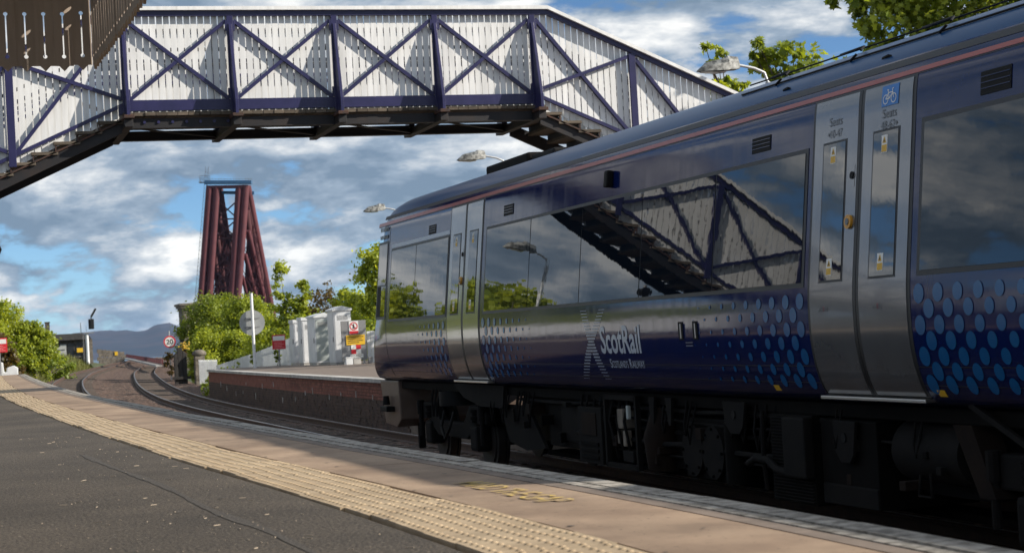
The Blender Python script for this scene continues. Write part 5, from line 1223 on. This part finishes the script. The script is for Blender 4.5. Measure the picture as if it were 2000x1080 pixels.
tree('gorse_bush', (12.5, 105, -.6), [(12.6, 104.9, 1.25, .30, .3, .35), (11.9, 105.2, .7, .30, .3, .7)], 30, 40, .13, K['leaf_brown'], 'small bush in yellow flower behind the dark timber block', 'bush', seed=61, tr=.03)
mb = MB((12.68, 104.8, 0)); rs_ = random.Random(4)
for k in range(70): mb.disc((12.68+rs_.gauss(0, .13), 104.7+rs_.gauss(0, .1), 1.56+rs_.gauss(0, .10)), (rs_.gauss(0, 1), rs_.gauss(-1, 1), 1), .045, .01, 6)
fl = mb.build('yellow_blossom', K['flower']); fl.location = (12.68, 104.8, 0); tag(fl, 'cluster of yellow blossom behind the dark timber block', 'flowers')
tree('ivy_bush', (10.2, 73.5, -.7), [(10.1, 73.2, .0, .5, 1.0, .55), (10.6, 74.5, .25, .5, .9, .5)], 40, 40, .14, K['leaf_d'], 'dark ivy bush at the end of the far platform wall', 'bush', seed=67, tr=.03)
# weeds on the far platform fence
for k, (x_, y_) in enumerate(((11.2, 70.2), (12.0, 69.6))):
    tree('weed', (x_, y_+.6, FP), [(x_, y_+.6, FP+.35, .10, .10, .32)], 10, 22, .10, K['leaf_d'], ('tall weed at the white fence beside the round sign', 'tall weed at the white fence beside the red sign')[k], 'weed', seed=70+k, tr=.012, limbs=4)
# trees and hedge behind the near platform (they stand outside the frame and show as reflections)
G4 = 'trees behind the near platform'
spots = [(-7.0, 90, 6.9, 2.1), (-6.4, 83, 6.7, 1.8), (-8.6, 97, 7.2, 2.2), (-7.6, 71, 6.5, 1.8), (-7.0, 65.5, 6.1, 1.7), (-7.4, 58.5, 5.0, 1.3), (-12.5, 78, 5.8, 2.2)]
words = ['broad', 'tallest', 'farthest', 'dense', 'slim', 'lowest', 'hindmost']
for k, (x_, y_, h_, r_) in enumerate(spots):
    tree('hedgerow_tree', (x_, y_, -.6), [(x_, y_, h_-r_*.75, r_, r_, r_*.8), (x_+.6, y_-.6, h_*.42, r_*1.1, r_, h_*.36)], 150, 40, .30, K[('leaf_a', 'leaf_b', 'leaf_d')[k % 3]], words[k]+' hedgerow tree beyond the near platform, seen only mirrored in the train', seed=80+k, group=G4, tr=.14)
hd = thing('clipped_hedge', (-6, 58, PF), 'clipped green hedge along the back of the near platform, mirrored in the train', 'hedge')
rs = np.random.RandomState(99); n = 9000
pts = np.column_stack([rs.uniform(-.55, .55, n), rs.uniform(-16, 22, n), rs.uniform(0, 1, n)**.8*2.3]); nr = rs.normal(size=(n, 3))+np.array([.6, -.3, .4])
link('foliage', leaf_mesh('foliage', pts, nr, .22, K['leaf_b'], rs, rs.uniform(0, 1, n)), hd)
bf = thing('board_fence', (-4.9, 50, PF), 'white board fence at the back of the near platform, mirrored in the train', 'fence')
mb = MB(bf.location); y = 35
while y < 86: mb.box(-4.9, -4.875, y, y+.125, PF, PF+1.15); y += .14
tag(mb.build('boards', K['white_paint'], bf), kind='stuff'); mb = MB(bf.location); [mb.box(-4.97, -4.905, 35, 86, PF+h, PF+h+.08) for h in (.25, .85)]; mb.build('rail', K['white_paint'], bf)
# lineside grass
rs = np.random.RandomState(5); n = 34000
yv = 70 + rs.uniform(0, 1, n)**1.2*125; side = rs.uniform(0, 1, n); xv = np.array([near_c(float(a)) for a in yv]) - 1.75 - side**1.3*5.5
zv = -.62 + rs.uniform(0, .2, n)+1.0*np.minimum(1, side*1.6)
V = np.column_stack([xv, yv, zv+.25]); nr = rs.normal(size=(n, 3))*np.array([1, 1, .25])
me = leaf_mesh('lineside_grass', V, nr, .75, K['grass'], rs, rs.uniform(0, 1, n), 'blade')
# stand the blades up
co = np.empty(n*5*3, np.float32); me.vertices.foreach_get('co', co); co = co.reshape(n, 5, 3); T = np.array([-.5, -.5, .1, .5, .1])
hgt = (.35+.9*rs.uniform(0, 1, size=(n, 1))**1.3*(.35+.65*np.minimum(1, side*2.2))[:, None]); dirx = rs.normal(size=(n, 2))*.16
wv = np.array([-.03, .03, .02, 0, -.02]); ang = rs.uniform(0, np.pi, n)
co[:, :, 0] = xv[:, None] + wv[None]*np.cos(ang)[:, None]*1.6 + dirx[:, 0:1]*(T[None]+.5)**2
co[:, :, 1] = yv[:, None] + wv[None]*np.sin(ang)[:, None]*1.6 + dirx[:, 1:2]*(T[None]+.5)**2
co[:, :, 2] = zv[:, None] + hgt*(T[None]+.5)
me.vertices.foreach_set('co', co.reshape(-1)); me.update()
tag(link('lineside_grass', me), 'rough yellow green grass beside the curving track', 'grass', kind='stuff')

# shade trees behind the far platform, hidden from the camera by the train
for k, (x_, y_, h_, r_) in enumerate(((19.2, 61.5, 6.2, 2.0), (19.6, 66.5, 5.6, 1.8), (21.5, 55, 6.6, 2.2))):
    tree('platform_tree', (x_, y_, -.6), [(x_, y_, h_-r_*.8, r_, r_, r_*.9), (x_+.5, y_, h_*.4, r_, r_, h_*.35)], 70, 26, .26, K['leaf_a'], ('tree shading the cabinets and notice board from behind the train', 'tree shading the white fence from behind the train', 'taller tree behind the far platform hidden by the train')[k], seed=120+k, group=G4, tr=.14)
# ================================================================== air
hz = bpy.data.materials.new('haze'); hz.use_nodes = True; ht = hz.node_tree; ht.nodes.remove(ht.nodes['Principled BSDF'])
pv = ht.nodes.new('ShaderNodeVolumePrincipled'); pv.inputs['Color'].default_value = (.33, .57, 1.0, 1); pv.inputs['Density'].default_value = 1.9e-5; pv.inputs['Anisotropy'].default_value = .1
ht.links.new(pv.outputs[0], ht.nodes['Material Output'].inputs['Volume'])
mb = MB(); mb.box(-15000, 15000, -400, 31000, -54, 190); tag(mb.build('haze', hz), 'thin blue haze over the firth and hills', 'haze', kind='stuff')
